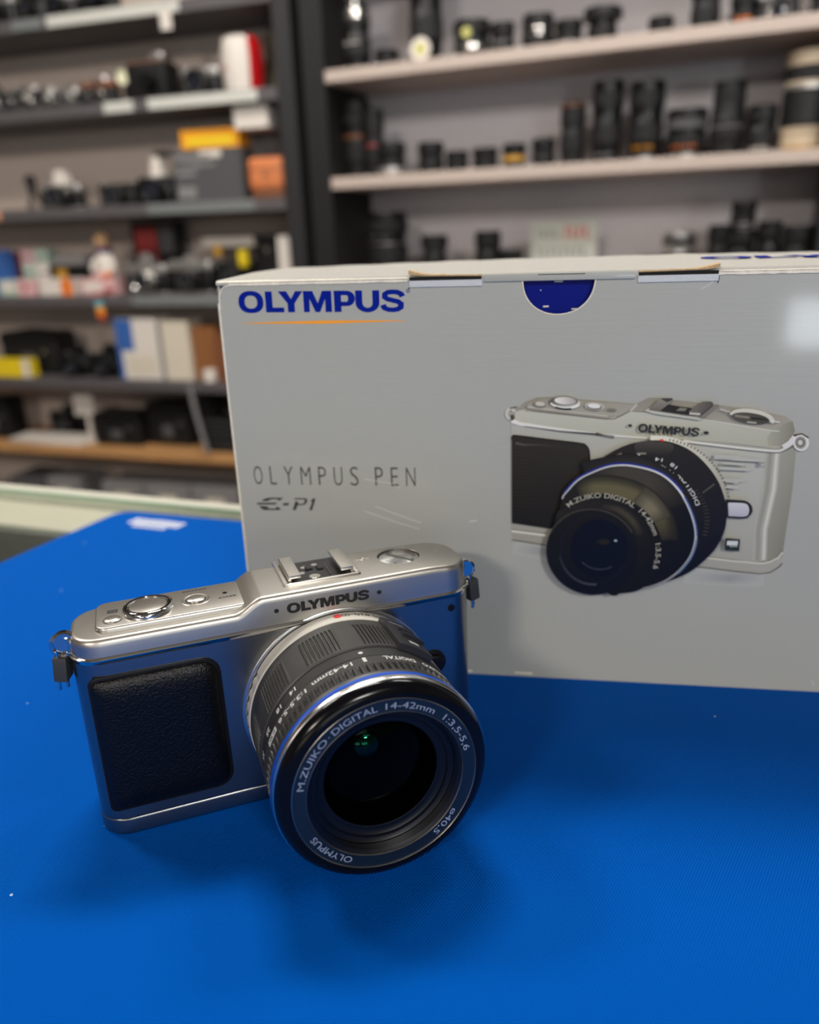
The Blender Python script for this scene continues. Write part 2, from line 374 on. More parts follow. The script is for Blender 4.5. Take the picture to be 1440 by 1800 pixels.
# body behind it: sides, back and lid
MB().box(.4, BW, 2.2, 4.2, 2, BH - 1.4).obj('inner_flap', m_navy, carton, None)
MB().box(0, 1.2, 1.2, BD, 0, BH - 1.2, .3, 1).obj('side_panel', m_card, carton, None)
MB().box(BW - 1.2, BW, 1.2, BD, 0, BH - .6).obj('side_panel', m_card, carton, None)
MB().box(0, BW, BD - 1.2, BD, 0, BH - .6).obj('back_panel', m_card, carton, None)
MB().box(1.3, BW - 1.3, 1.2, BD - 1.3, 0, 1.2).obj('bottom_panel', m_card, carton, None)
lid = MB()
n = 60                                                     # lid, a little bowed
for k in range(n):
    pass
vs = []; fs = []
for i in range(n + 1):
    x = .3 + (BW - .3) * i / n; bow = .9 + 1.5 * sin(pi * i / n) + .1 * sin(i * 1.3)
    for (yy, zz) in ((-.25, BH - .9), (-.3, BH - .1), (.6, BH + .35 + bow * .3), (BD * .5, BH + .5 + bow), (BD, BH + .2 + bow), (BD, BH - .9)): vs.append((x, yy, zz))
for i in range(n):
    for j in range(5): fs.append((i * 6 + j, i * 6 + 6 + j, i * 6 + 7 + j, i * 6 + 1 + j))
lid.add(vs, fs); lido = lid.obj('lid', mat('lid_card_glare', (.47, .455, .415), rough=.45, bump=(500, .15, .0003), var=.05), carton, 30)  # lid colour lighter than the other card: glare painted in
# worn white edge along the top and down the left side
random.seed(4)
we = MB()
def wear(xa, xb, z, h, y0=-.36, step=3.):
    x = xa; P = []
    while x < xb: P.append((x, h * random.uniform(.55, 1.25))); x += step * random.uniform(.5, 1.5)
    P.append((xb, h * .8)); v = []; f = []
    for (xx, hh) in P: v += [(xx, y0, z - hh / 2), (xx, y0, z + hh / 2)]
    for i in range(len(P) - 1): f.append((2 * i, 2 * i + 2, 2 * i + 3, 2 * i + 1))
    we.add(v, f)
def weartop(xa, xb, dp):
    x = xa; P = []
    while x < xb: P.append((x, dp * random.uniform(.6, 1.3))); x += random.uniform(1.5, 5)
    P.append((xb, dp)); v = []
    for (xx, hh) in P: v += [(xx, -.34, BH + .02), (xx, .4, BH + .5), (xx, hh, BH + .62)]
    we.add(v, [(3 * i + j, 3 * i + 3 + j, 3 * i + 4 + j, 3 * i + 1 + j) for i in range(len(P) - 1) for j in (0, 1)])
weartop(1, bf(716, 492)[0], 5); weartop(bf(1262, 480)[0], BW, 5); weartop(bf(850, 490)[0] + .3, bf(1117, 490)[0], 2.5)
wear(5, bf(716, 492)[0], BH - .75, .8); wear(bf(1262, 480)[0], BW, BH - .7, .9); wear(bf(850, 490)[0], bf(910, 490)[0], BH - 1.1, .35, -.34)
wear(bf(1060, 488)[0], bf(1118, 488)[0], BH - 1.0, .35, -.34)
we.obj('worn_edge', m_edge, carton); we = MB()
we.tube([(.9, -.02, BH - 9), (1.0, -.12, BH - 5), (1.7, -.15, BH - 2.9), (3.0, -.15, BH - 1.5), (6, -.15, BH - .8)], .28, 6)
we.obj('worn_corner', m_edge, carton); we = MB()
we.tube([(.35, .2, 3), (.45, .1, 60), (.3, .2, 110), (.5, .05, BH - 7)], .42, 6)
we.obj('worn_side_edge', m_edge, carton); we = MB()
arc = [(ncx + (nr + .1) * cos(pi * k / 24), -.06, BH - (nb + .1) * sin(pi * k / 24) ** .8) for k in range(25)]
we.tube(arc, .26, 6); we.obj('notch_edge', m_edge, carton)
for xx, zz, ww in ((bf(905, 1172)[0], 1.2, 7), (bf(822, 1171)[0], .9, 2)): MB().box(xx, xx + ww, -.12, .2, zz, zz + .7).obj('chipped_spot', m_edge, carton)
# lid tabs: the middle tuck tab and the two torn slots beside it
ta, tb = bf(851, 489)[0], bf(1117, 488)[0]
MB().box(ta, tb, -.75, .4, BH - 2.0 + .3, BH + .75, .3, 2).obj('tuck_tab', m_card, carton)
MB().box(bf(945, 475)[0], bf(1030, 475)[0], -.8, 0, BH - .05, BH + .5, .2, 1).obj('tab_slot', m_darkgap, carton)
for (ua, ub, hi, flip) in ((719, 848, .9, 0), (1121, 1263, 1.3, 1)):
    a, b = bf(ua, 492)[0], bf(ub, 492)[0]
    MB().box(a, b, -.5, .2, BH - 3.0, BH - .55, .15, 1).obj('pressed_strip', M8('pressed_card', (196, 200, 200), rough=.5, bump=(700, .5, .0005)), carton)
    MB().box(a + .2, b - .2, -.55, .3, BH - .8, BH + .35).obj('slot_shadow_gap', m_darkgap, carton, None)
    fl = MB(); N_ = 26; v = []; f = []
    for i in range(N_ + 1):
        t = i / N_; q = t if flip else 1 - t; x = a + (b - a) * t
        th = .35 + .9 * max(0, (q - .72) / .28) ** 1.2 + random.uniform(-.06, .06); z = BH + .35 + .45 * q + .45 * max(0, (q - .8) / .2)
        v += [(x, -.9, z - .1), (x, -.95, z + th), (x, 3, z + th + .1)]
    for i in range(N_): f += [(3 * i, 3 * i + 3, 3 * i + 4, 3 * i + 1), (3 * i + 1, 3 * i + 4, 3 * i + 5, 3 * i + 2)]
    fl.add(v, f).obj('torn_flap', m_kraft, carton, 40)
    c = MB(); xx = b if flip else a
    c.tube([(xx, -.1, BH - .6), (xx + .15, -.12, BH - 2.4), (xx - .1, -.1, BH - 3.6)], .16, 5); c.obj('tear', m_darkgap, carton)
sc_ = MB()
def scratch(P, r=.1, mb=None): (mb or sc_).tube([(p[0], -.03, p[1]) for p in [bf(*q) for q in P]], r, 5)
scratch([(1232, 508), (1246, 502), (1254, 493)], .17); scratch([(660, 890), (700, 905), (740, 919)], .13); scratch([(640, 898), (700, 919), (738, 930)], .13)
scratch([(826, 917), (838, 915)], .22); scratch([(640, 842), (690, 850), (703, 858)], .1); scratch([(1428, 1196), (1429, 1204)], .2)
sc_.obj('scratches', M8('scratch_white', (205, 208, 204), rough=.7), carton)
# chips on the blue flap seen in the notch
ch = MB()
for (u, v_, w_, h_) in ((975, 497, 12, 2.2), (1020, 543, 20, 2.6), (1005, 545, 14, 1.6), (955, 541, 8, 2), (950, 512, 1.5, 1.5)):
    x, z = bf(u, v_); ch.box(x, x + w_ * .23, 2.12, 2.25, z, z + h_ * .22)
ch.obj('chipped_spots', m_edge, carton, None)

# --- printing on the front panel -------------------------------------------------
m_logo_blue = mat('print_blue', (.0005, .013, .24), rough=.4, spec=.08)
m_orange = mat('print_orange', lin((250, 160, 10)), rough=.4)
m_ink = mat('print_ink', (.045, .045, .042), rough=.4)
m_pict = bpy.data.materials.new('print_picture'); m_pict.use_nodes = True
_b = m_pict.node_tree.nodes['Principled BSDF']; _a = m_pict.node_tree.nodes.new('ShaderNodeVertexColor'); _a.layer_name = 'Col'
m_pict.node_tree.links.new(_a.outputs[0], _b.inputs['Base Color']); _b.inputs['Roughness'].default_value = .42; _b.inputs['Specular IOR Level'].default_value = .2; _b.inputs['Coat Weight'].default_value = .06; _b.inputs['Coat Roughness'].default_value = .12
def panel_text(name, shape, pa, pb, h_px, m, y=.08, slant=0.):
    """lettering whose baseline runs from image position pa to pb on the panel; h_px: capital height in the photo"""
    A = Vector(bf(*pa)); B_ = Vector(bf(*pb)); w = (B_ - A).length; d = (B_ - A) / w; up = Vector((-d.y, d.x))
    top = Vector(bf(pa[0], pa[1] - h_px)); h = (top - A).length; mb = MB()
    put(mb, shape, lambda x, z: (A.x + d.x * (x + slant * z) + up.x * z, -y, A.y + d.y * (x + slant * z) + up.y * z), h, w)
    return mb.obj(name, m, carton, None)
panel_text('logotype', LOGO, (421, 549.5), (713, 547.5), 36.5, m_logo_blue)
mb = MB(); put(mb, _loop(_sup(0, 0, .5, .5, 1, 20), _sup(0, 0, .36, .36, 1, 20)), lambda x, z: (bf(717.5, 511)[0] + x, -.08, bf(717.5, 511)[1] + z), 1.3)
put(mb, text2d('R'), lambda x, z: (bf(716.4, 513.4)[0] + x, -.08, bf(716.4, 513.4)[1] + z), .6); mb.obj('trademark_sign', m_logo_blue, carton, None)
mb = MB(); N_ = 40; v = []; f = []
for i in range(N_ + 1):
    t = i / N_; u = 424 + 291.5 * t; h = 5.2 * (min(t / .5, (1 - t) / .5)) ** .75 + .35; x, z = bf(u, 568.3 - 4.8 * t + h * .55); x2, z2 = bf(u, 568.3 - 4.8 * t - h * .45)
    v += [(x, -.08, z), (x2, -.08, z2)]
for i in range(N_): f.append((2 * i, 2 * i + 2, 2 * i + 3, 2 * i + 1))
mb.add(v, f).obj('swoosh_line', m_orange, carton, None)
def spaced(s, wch, gap, bold=0.):
    """text with every letter squeezed to its width in wch and set apart by gap (cap-height units)"""
    V = []; F = []; x = 0
    for ch_ in s:
        if ch_ == ' ': x += .45; continue
        v, f = text2d(ch_, bold); mw = max(p[0] for p in v); w = wch.get(ch_, .42); b = len(V)
        V += [(x + p[0] / mw * w, p[1]) for p in v]; F += [tuple(b + i for i in q) for q in f]; x += w + gap
    return V, F
panel_text('model_line', spaced('OLYMPUS PEN', {'O': .46, 'L': .34, 'Y': .48, 'M': .52, 'P': .40, 'U': .44, 'S': .42, 'E': .36, 'N': .47}, .40, -.012), (448, 851.5), (731, 855), 32.5, m_ink)
def E1(x, y): return (420 + x / 8, 860 + y / 8)
mb = MB()
for P in ([(318, 166), (345, 140), (400, 122), (470, 116), (628, 120), (575, 158), (540, 158), (560, 138), (470, 138), (425, 152), (415, 166)],
          [(248, 200), (270, 188), (535, 188), (520, 214), (268, 214)], [(288, 232), (405, 240), (415, 260), (430, 270), (520, 270), (525, 246), (560, 250), (598, 290), (350, 292), (315, 266)],
          [(632, 192), (710, 192), (694, 226), (616, 226)], [(785, 124), (930, 124), (962, 140), (962, 172), (940, 208), (905, 222), (828, 222), (800, 294), (756, 290), (795, 170), (838, 176), (832, 204), (905, 204), (925, 175), (925, 142), (775, 142)],
          [(1010, 160), (1050, 128), (1080, 128), (1030, 296), (990, 292), (1035, 168), (1012, 178)]):
    bm = bmesh.new(); vs = [bm.verts.new((bf(*E1(*p))[0], -.08, bf(*E1(*p))[1])) for p in P]; es = [bm.edges.new((vs[i - 1], vs[i])) for i in range(len(vs))]
    bmesh.ops.triangle_fill(bm, use_dissolve=False, edges=es); mb.bm(bm)
mb.obj('model_name', m_ink, carton, None)
mb = MB()                                                   # logotype printed on the lid, seen edge-on
def mk(x, z):
    X = 168 + x; b_ = .9 + 1.5 * sin(pi * (X - .3) / (BW - .3)) + .1; yy = 28 + z; t = (yy - .6) / (BD * .5 - .6)
    return (X, yy, BH + .35 + .3 * b_ + t * (.15 + .7 * b_) + .25)
v_, f_ = LOGO; put(mb, (v_, f_), mk, 9, 112); mb.obj('lid_logotype', m_logo_blue, carton, None)

# --- the printed camera picture: flat layers of ink, traced where they stand on the panel
class Ink:
    def __init__(s): s.mb = MB(); s.k = 0
    def y(s): s.k += 1; return -(.10 + .022 * s.k)
    def fill(s, P, c, c2=None, dirn=(0, 1)):
        """filled outline; c -> c2 along dirn (image axes)"""
        y = s.y(); bm = bmesh.new(); vs = [bm.verts.new((p[0], 0, p[1])) for p in P]; es = [bm.edges.new((vs[i - 1], vs[i])) for i in range(len(vs))]
        bmesh.ops.triangle_fill(bm, use_beauty=True, use_dissolve=False, edges=es)
        if c2:
            t = [p[0] * dirn[0] + p[1] * dirn[1] for p in P]; lo, hi = min(t), max(t)
            d = Vector((dirn[0], 0, dirn[1])).normalized(); L = hypot(*dirn)
            for j in range(1, 10):
                o_ = (lo + (hi - lo) * j / 10) / L
                bmesh.ops.bisect_plane(bm, geom=bm.verts[:] + bm.edges[:] + bm.faces[:], plane_co=(d.x * o_, 0, d.z * o_), plane_no=(d.x, 0, d.z))
            cols = []
            for q in bm.verts:
                f = ((q.co.x * dirn[0] + q.co.z * dirn[1]) - lo) / (hi - lo); cols.append(tuple(a + (b - a) * f for a, b in zip(pc(*c), pc(*c2))))
        else: cols = [pc(*c)] * len(bm.verts)
        bm.verts.ensure_lookup_table(); bm.verts.index_update()
        F = [[v.index for v in f.verts] for f in bm.faces]; s.mb.add([(v.co.x, y, v.co.z) for v in bm.verts], F, c=cols)
        bm.free()
    def line(s, P, w, c, c2=None, w2=None):
        """ink line of width w mm along P; colour and width may run c->c2, w->w2"""
        y = s.y(); n = len(P); v = []; cols = []; f = []
        for i, p in enumerate(P):
            a = P[max(i - 1, 0)]; b = P[min(i + 1, n - 1)]; tx, tz = b[0] - a[0], b[1] - a[1]; l = hypot(tx, tz) or 1; nx, nz = -tz / l, tx / l; t = i / (n - 1)
            ww = w + ((w2 if w2 is not None else w) - w) * t; cc = pc(*c) if c2 is None else tuple(A + (B_ - A) * t for A, B_ in zip(pc(*c), pc(*c2)))
            v += [(p[0] + nx * ww / 2, y, p[1] + nz * ww / 2), (p[0] - nx * ww / 2, y, p[1] - nz * ww / 2)]; cols += [cc, cc]
        for i in range(n - 1): f.append((2 * i, 2 * i + 2, 2 * i + 3, 2 * i + 1))
        s.mb.add(v, f, c=cols)
    def soft(s, P, w, c, bg, k0=0., k1=0.):
        """line that fades into bg at both sides; k0/k1: how much it fades at its ends"""
        y = s.y(); n = len(P); v = []; cols = []; f = []; A, B_ = pc(*bg), pc(*c)
        for i, p in enumerate(P):
            a = P[max(i - 1, 0)]; b = P[min(i + 1, n - 1)]; tx, tz = b[0] - a[0], b[1] - a[1]; l = hypot(tx, tz) or 1; nx, nz = -tz / l, tx / l; t = i / (n - 1)
            e = min(1, t / k0 if k0 else 1, (1 - t) / k1 if k1 else 1)
            for q, g in ((-1, 0), (-.6, .35), (-.25, .9), (.25, .9), (.6, .35), (1, 0)):
                v.append((p[0] + nx * w * q, y, p[1] + nz * w * q)); cols.append(tuple(x + (z - x) * g * e for x, z in zip(A, B_)))
        for i in range(n - 1):
            for j in range(5): f.append((6 * i + j, 6 * i + 6 + j, 6 * i + 7 + j, 6 * i + 1 + j))
        s.mb.add(v, f, c=cols)
    def text(s, shape, P, h, c, total=None):
        """lettering along the polyline P (baseline), cap height h mm, stretched to the whole path"""
        y = s.y(); L = [0]
        for a, b in zip(P, P[1:]): L.append(L[-1] + hypot(b[0] - a[0], b[1] - a[1]))
        W_ = max(q[0] for q in shape[0])
        def fn(x, z):
            t = min(max(x, 0), L[-1] - 1e-6); i = max(j for j in range(len(L) - 1) if L[j] <= t); a, b = P[i], P[i + 1]; l = L[i + 1] - L[i]; dx, dz = (b[0] - a[0]) / l, (b[1] - a[1]) / l; q = t - L[i]
            return (a[0] + dx * q - dz * z, y, a[1] + dz * q + dx * z)
        put(s.mb, shape, fn, h, L[-1], c=pc(*c))
def smooth(P, n=6, closed=False):
    out = []; k = len(P)
    for i in range(k if closed else k - 1):
        p0, p1, p2, p3 = (P[(i - 1) % k] if closed or i else P[0]), P[i], P[(i + 1) % k], (P[(i + 2) % k] if closed or i < k - 2 else P[-1])
        for j in range(n):
            t = j / n; out.append(tuple(.5 * (2 * b + (c - a) * t + (2 * a - 5 * b + 4 * c - d) * t * t + (3 * b - a - 3 * c + d) * t ** 3) for a, b, c, d in zip(p0, p1, p2, p3)))
    if not closed: out.append(tuple(P[-1]))
    return out
def CA(*q): return [bf(860 + x / 4.8, 660 + y / 4.8) for x, y in q]
def CB(*q): return [bf(1140 + x / 4.8, 660 + y / 4.8) for x, y in q]
def CC(*q): return [bf(940 + x / 4.8, 840 + y / 4.8) for x, y in q]
def CD(*q): return [bf(1180 + x / 5.538, 840 + y / 5.538) for x, y in q]
def CF(*q): return [bf(860 + x / 2.483, 660 + y / 2.483) for x, y in q]
def ell(fn, cx, cy, rx, ry, rot=0., a0=0., a1=360., n=36):
    r_ = radians(rot); return fn(*[(cx + rx * cos(a) * cos(r_) - ry * sin(a) * sin(r_), cy + rx * cos(a) * sin(r_) + ry * sin(a) * cos(r_)) for a in [radians(a0 + (a1 - a0) * k / n) for k in range(n + (0 if a1 - a0 == 360 else 1))]])
I = Ink()
# mirror-like floor under the camera in the picture
I.soft(CF((105, 745), (260, 772), (600, 830)), 3.2, (128, 130, 131), (157, 159, 153), .15, .1); I.soft(CF((850, 870), (1050, 885), (1200, 885)), 3.2, (132, 133, 135), (157, 159, 153), .1, .3)
# metal front, side and base
I.fill(CF((97, 200), (98, 640), (100, 700), (112, 722), (250, 742), (560, 790), (880, 835), (1100, 861), (1170, 863), (1215, 858)) + CD((960, 918), (1040, 870), (1082, 825), (1095, 690), (1180, 0)) + CB((1245, 590), (1150, 620), (1050, 640), (700, 600), (290, 545)), (140, 139, 128), (166, 168, 160), (.3, 1))
I.fill(CB((1060, 640), (1150, 622), (1248, 592), (1215, 960)) + CD((1090, 700), (1080, 760), (1000, 810), (890, 815), (930, 400), (985, 0)), (120, 119, 106), (146, 146, 134), (-1, .2))
I.soft(CB((1080, 650), (1055, 960)) + CD((905, 500), (893, 800)), 1.2, (190, 189, 177), (150, 150, 140))
I.soft(CB((1030, 645), (1000, 960)) + CD((850, 500), (840, 800)), 1.6, (134, 133, 122), (160, 161, 151))
I.line(CF((98, 672), (250, 690)) , .5, (112, 110, 98)); I.line(CF((98, 678), (250, 697)), .8, (196, 195, 182))
I.line(CD((240, 752), (600, 795), (760, 815), (890, 818), (960, 805), (1030, 770), (1090, 700)), .35, (112, 110, 98))
I.line(CD((230, 762), (600, 806), (880, 830), (960, 815), (1040, 775), (1085, 722)), .6, (188, 187, 174))
I.line(CF((100, 716), (250, 740)), .35, (60, 58, 52)); I.line(CD((160, 850), (620, 905), (860, 930), (960, 918), (1040, 870), (1080, 828)), .35, (70, 68, 60))
# top cover: front face, then upper faces
I.fill(CA((190, 380), (215, 370), (218, 300), (300, 285), (1000, 362), (1090, 345), (1180, 305), (1440, 318)) + CB((90, 312), (1050, 460), (1130, 460), (1200, 440), (1240, 470), (1215, 520), (1140, 600), (1060, 612), (700, 570), (290, 540), (0, 525)) + CA((950, 500), (500, 435)), (158, 158, 140), (172, 173, 160), (0, 1))
I.fill(CA((222, 295), (300, 225), (400, 185), (520, 180), (770, 200), (1245, 238), (1340, 190), (1440, 188)) + CB((10, 188), (90, 190), (580, 245), (900, 292), (1150, 340), (1215, 385), (1218, 420), (1160, 462), (1040, 458), (600, 385), (90, 312)) + CA((1440, 312), (1180, 300), (1100, 340), (1010, 362), (320, 283)), (128, 124, 112), (148, 144, 131), (0, -1))
I.fill(CB((1050, 455), (1160, 400), (1215, 385), (1235, 470), (1200, 520), (1130, 595), (1010, 590), (1000, 520)), (150, 150, 134), (118, 116, 103), (1, .1))
I.fill(CA((318, 248), (405, 205), (520, 190), (770, 208), (1225, 243), (1165, 300), (1090, 335), (1000, 338), (330, 275)), (139, 135, 122), (150, 147, 133), (0, -1))
I.line(smooth(CA((318, 252), (330, 284), (600, 318), (1000, 364), (1090, 348), (1150, 318), (1190, 298))), .3, (96, 93, 82)); I.line(CA((330, 262), (600, 295), (1000, 340)), .35, (176, 174, 160))
I.line(CA((300, 293), (700, 335), (1000, 368)), .25, (112, 110, 98))
I.line(CB((90, 318), (600, 390), (1040, 463), (1100, 468)), .4, (186, 186, 174)); I.line(CA((1180, 308), (1440, 322)), .4, (186, 186, 174)); I.line(CA((1245, 240), (1190, 298)), .9, (165, 164, 152))
# chrome joint line
I.line(CA((190, 378), (260, 405), (500, 440), (950, 497), (1440, 533)), 1.5, (206, 206, 200), (188, 188, 178), .7)
I.line(CA((300, 425), (600, 468), (900, 492), (1050, 518)), .2, (90, 88, 80), (40, 38, 34), 1.0); I.line(CA((900, 490), (1000, 508), (1060, 522)), 1.1, (40, 38, 34), (150, 150, 140), .2)
I.line(smooth(CB((290, 548), (700, 600), (1050, 634), (1130, 620), (1210, 570), (1240, 555))), .9, (196, 196, 188)); I.line(smooth(CB((290, 562), (700, 612), (1050, 646), (1140, 632), (1235, 585))), .3, (92, 90, 82))
# strap lugs
I.line(ell(CA, 182, 318, 34, 40, 10, 60, 330, 20), 1.1, (178, 176, 166)); I.fill(ell(CA, 195, 350, 16, 26), (74, 66, 52)); I.line(CA((175, 275), (235, 262)), .5, (96, 94, 86))
I.line(CB((1130, 600), (1190, 560), (1230, 510)), 1.6, (196, 196, 190)); I.fill(ell(CB, 1288, 562, 66, 72), (128, 127, 118), (176, 176, 168), (1, 0)); I.line(ell(CB, 1280, 562, 58, 62, 0, 0, 359, 30), .5, (206, 206, 200)); I.fill(ell(CB, 1280, 562, 38, 42), (108, 106, 98)); I.fill(ell(CB, 1275, 560, 20, 22), (186, 184, 176)); I.line(CB((1215, 500), (1290, 488), (1345, 520)), .5, (62, 58, 56))
# leather grip
gP = smooth(CA((192, 530), (200, 508), (235, 503), (500, 535), (760, 566), (815, 585), (842, 640), (846, 760), (842, 900)), 5)
I.fill(gP + CA((840, 960)) + CC((380, 100), (200, 420), (120, 420)) + CF((100, 640)), (26, 24, 20), (42, 38, 31), (.2, 1))
I.line(gP, .5, (18, 17, 15)); I.line(CA((225, 565), (300, 580), (420, 578), (640, 600)), .9, (78, 76, 66), (44, 41, 35), .3)
for k in range(16):
    yy = 640 + k * 30; I.line(CA((205, yy), (360, yy + 8), (620, yy + 4)), .22, (50, 46, 38), (40, 37, 31))
# buttons on the top plate
I.fill(ell(CA, 426, 236, 52, 27, 5), (112, 108, 96)); I.fill(ell(CA, 430, 232, 42, 19, 5), (176, 173, 160))
I.fill(ell(CA, 637, 224, 132, 50, 4), (74, 70, 62), (196, 195, 186), (.5, -.6)); I.line(ell(CA, 637, 220, 124, 46, 4, 20, 160, 20), .5, (222, 221, 212)); I.line(ell(CA, 637, 230, 118, 44, 4, 60, 130, 12), .5, (30, 28, 25))
I.fill(ell(CA, 640, 206, 108, 38, 3), (92, 88, 80)); I.fill(ell(CA, 642, 206, 92, 32, 3), (150, 147, 138), (212, 209, 199), (-1, -.3))
I.fill(ell(CA, 888, 252, 84, 34, 5), (164, 161, 148)); I.fill(ell(CA, 886, 256, 62, 25, 5), (92, 88, 84)); I.fill(ell(CA, 884, 250, 54, 20, 5), (206, 205, 200)); I.fill(ell(CA, 1032, 282, 40, 12, 4), (112, 106, 92))
# accessory shoe
I.fill(CA((1305, 290), (1440, 210)) + CB((60, 190), (80, 205), (10, 285), (440, 352), (430, 368), (60, 318)), (172, 170, 158))
I.fill(CB((90, 288), (160, 235), (270, 255), (362, 266), (335, 322)), (36, 33, 29)); I.fill(CB((0, 272), (95, 184), (195, 183), (196, 208), (90, 292), (0, 284)), (98, 92, 84), (128, 123, 112), (0, 1)); I.fill(CB((95, 184), (197, 183), (196, 200), (150, 218), (112, 196)), (58, 54, 50))
I.fill(CB((338, 292), (448, 213), (520, 210), (536, 222), (534, 246), (430, 326), (340, 318)), (70, 66, 62), (104, 100, 92), (-1, .4)); I.fill(CB((340, 302), (430, 308), (430, 326), (340, 320)), (176, 173, 162)); I.fill(CB((428, 350), (440, 328), (560, 232), (592, 240), (455, 352)), (112, 107, 97)); I.fill(CB((225, 288), (260, 262), (320, 268), (300, 292)), (112, 108, 98))
# mode dial
I.line(ell(CB, 862, 352, 172, 58, 9, 180, 372, 24), 1.5, (186, 184, 170)); I.fill(ell(CB, 852, 350, 158, 44, 8), (78, 75, 64), (58, 55, 47), (1, 0)); I.fill(CB((850, 342), (960, 352), (1000, 366), (860, 362)), (30, 28, 24)); I.line(CB((720, 330), (840, 345)), .7, (122, 118, 104)); I.line(CB((820, 382), (900, 390)), .6, (150, 147, 133)); I.line(CB((1015, 372), (1095, 384)), .4, (196, 194, 184))
I.line(CB((596, 272), (650, 292), (680, 298)), .4, (176, 173, 162))
# logotype and dots
I.text(LOGO, [bf(1120, 756.5), bf(1172, 761), bf(1227, 764.5)], (Vector(bf(1172, 746)) - Vector(bf(1172, 761))).length * .95, (40, 38, 34)); I.fill(ell(CA, 1184, 412, 17, 12), (40, 38, 34)); I.fill(ell(CB, 478, 472, 22, 14), (40, 38, 34))
I.fill(ell(CB, 946, 736, 22, 20), (128, 126, 116)); I.fill(ell(CB, 950, 740, 15, 14), (160, 160, 152))
# brushed front: faint level streaks
random.seed(9)
for k in range(9):
    yy = random.uniform(610, 950); xa = random.uniform(480, 760); I.soft(CB((xa, yy), (xa + random.uniform(60, 120), yy + 5), (xa + random.uniform(150, 280), yy + 14)), .5, random.choice(((170, 171, 162), (159, 159, 150))), (164, 165, 156), .4, .4)
# release button, system mark
I.fill(smooth(CD((515, 190), (690, 200), (745, 225), (772, 262), (774, 310), (745, 352), (700, 374), (515, 362)), 4), (28, 28, 26)); I.fill(smooth(CD((540, 226), (560, 220), (700, 228), (738, 262), (740, 320), (700, 356), (545, 350)), 4), (158, 158, 168), (184, 186, 190), (0, 1))
I.fill(CD((514, 563), (656, 575), (646, 691), (508, 678)), (34, 42, 40))
for k in range(4): I.line(CD((545 + k * 26, 590), (540 + k * 26, 632)), .9, (188, 194, 192)); 
for k in range(3): I.line(CD((558 + k * 26, 632), (572 + k * 26, 648)), .5, (150, 156, 154))
# lens: rear barrel
bar = smooth(CF((430, 408), (500, 345), (580, 300), (660, 278), (740, 274), (810, 288), (880, 323), (940, 378), (985, 440), (1015, 510), (1028, 580), (1020, 660), (985, 735), (930, 795), (860, 848), (760, 888), (640, 912), (520, 880), (420, 700), (390, 520)), 6, True)
I.line(smooth(CF((700, 268), (780, 272), (850, 296), (910, 336), (965, 392), (1008, 460), (1030, 530))), 2.2, (206, 206, 190), (150, 148, 132), 1.2)
for k in range(24): a = radians(-82 + k * 3.1); I.line(CF((742 + 296 * cos(a), 572 + 296 * sin(a)), (742 + 304 * cos(a), 572 + 306 * sin(a))), .35, (70, 66, 58))
I.fill(bar, (36, 33, 27), (12, 15, 26), (.4, -1))
I.fill(smooth(CF((640, 282), (740, 280), (800, 296), (770, 340), (700, 330), (640, 330)), 4, True), (66, 62, 55), (34, 31, 26), (0, -1))
I.fill(CF((738, 270), (752, 268), (758, 276), (744, 279)), (206, 40, 44)); I.line(CF((925, 500), (975, 462)), .4, (88, 84, 72)); I.line(CF((645, 335), (655, 352)), 1, (214, 214, 206)); I.line(CF((540, 345), (575, 332)), .8, (122, 118, 108)); I.line(CF((640, 330), (680, 330)), .6, (122, 118, 108))
for k in range(14): a = radians(18 - k * 4.5); x = 742 + 190 * cos(a); y = 620 + 190 * sin(a); I.line(CF((x, y), (x + 22 * cos(a), y + 20 * sin(a))), .35, (58, 56, 52))
I.text(text2d('DIGITAL'), smooth(CF((912, 548), (890, 500), (855, 455), (818, 420))), 1.4, (206, 206, 200)); I.text(text2d('14-42mm'), smooth(CF((800, 412), (760, 385), (700, 360))), 1.2, (196, 196, 190)); I.text(text2d('18   14'), smooth(CF((815, 385), (770, 355), (720, 345))), 1.2, (214, 214, 206))
# front barrel inside the chrome ring
ringP = [bf(*q) for q in ((985, 885), (989, 868), (997.5, 857), (1016, 838), (1043, 824), (1069, 815), (1095, 812.5), (1122, 816), (1150, 824), (1172, 837), (1192, 858), (1207, 884), (1217, 912), (1220, 936), (1216, 958), (1207, 977), (1190, 997), (1168, 1013), (1140, 1024), (1108, 1030), (1080, 1032))]
rs = smooth(ringP, 5)
I.fill(rs + CC((300, 700), (150, 400)), (30, 27, 22), (12, 14, 20), (.7, -.6))
# broad soft sheen of the barrel
I.soft(smooth(CC((430, 0), (600, -40), (800, -60), (960, 10), (1090, 110), (1150, 230))), 7, (62, 58, 48), (28, 26, 21), .3, .4)
I.soft(smooth(CC((360, 105), (470, 75), (600, 68), (750, 95), (870, 150), (960, 225), (1030, 320), (1060, 420), (1065, 500))), 5.2, (92, 87, 60), (30, 28, 23), .15, .35)
I.soft(smooth(CC((850, 130), (930, 190), (990, 265), (1030, 340))), 4.6, (112, 106, 84), (60, 56, 44), .4, .4)
def off(P, d):
    o_ = []
    for i, p in enumerate(P):
        a = P[max(i - 1, 0)]; b = P[min(i + 1, len(P) - 1)]; l = hypot(b[0] - a[0], b[1] - a[1]); o_.append((p[0] - (b[1] - a[1]) / l * d, p[1] + (b[0] - a[0]) / l * d))
    return o_
I.line(off(rs[8:52], .55), 1.0, (28, 34, 104), (32, 40, 112), 1.0); I.line(rs[4:60], .6, (150, 152, 156), (206, 208, 206), .7); I.line(rs[52:], .9, (176, 180, 184), (96, 96, 94), .7)
I.line(off(rs[52:66], .4), .5, (60, 78, 130)); I.line(off(rs[66:82], .4), .6, (82, 104, 130))
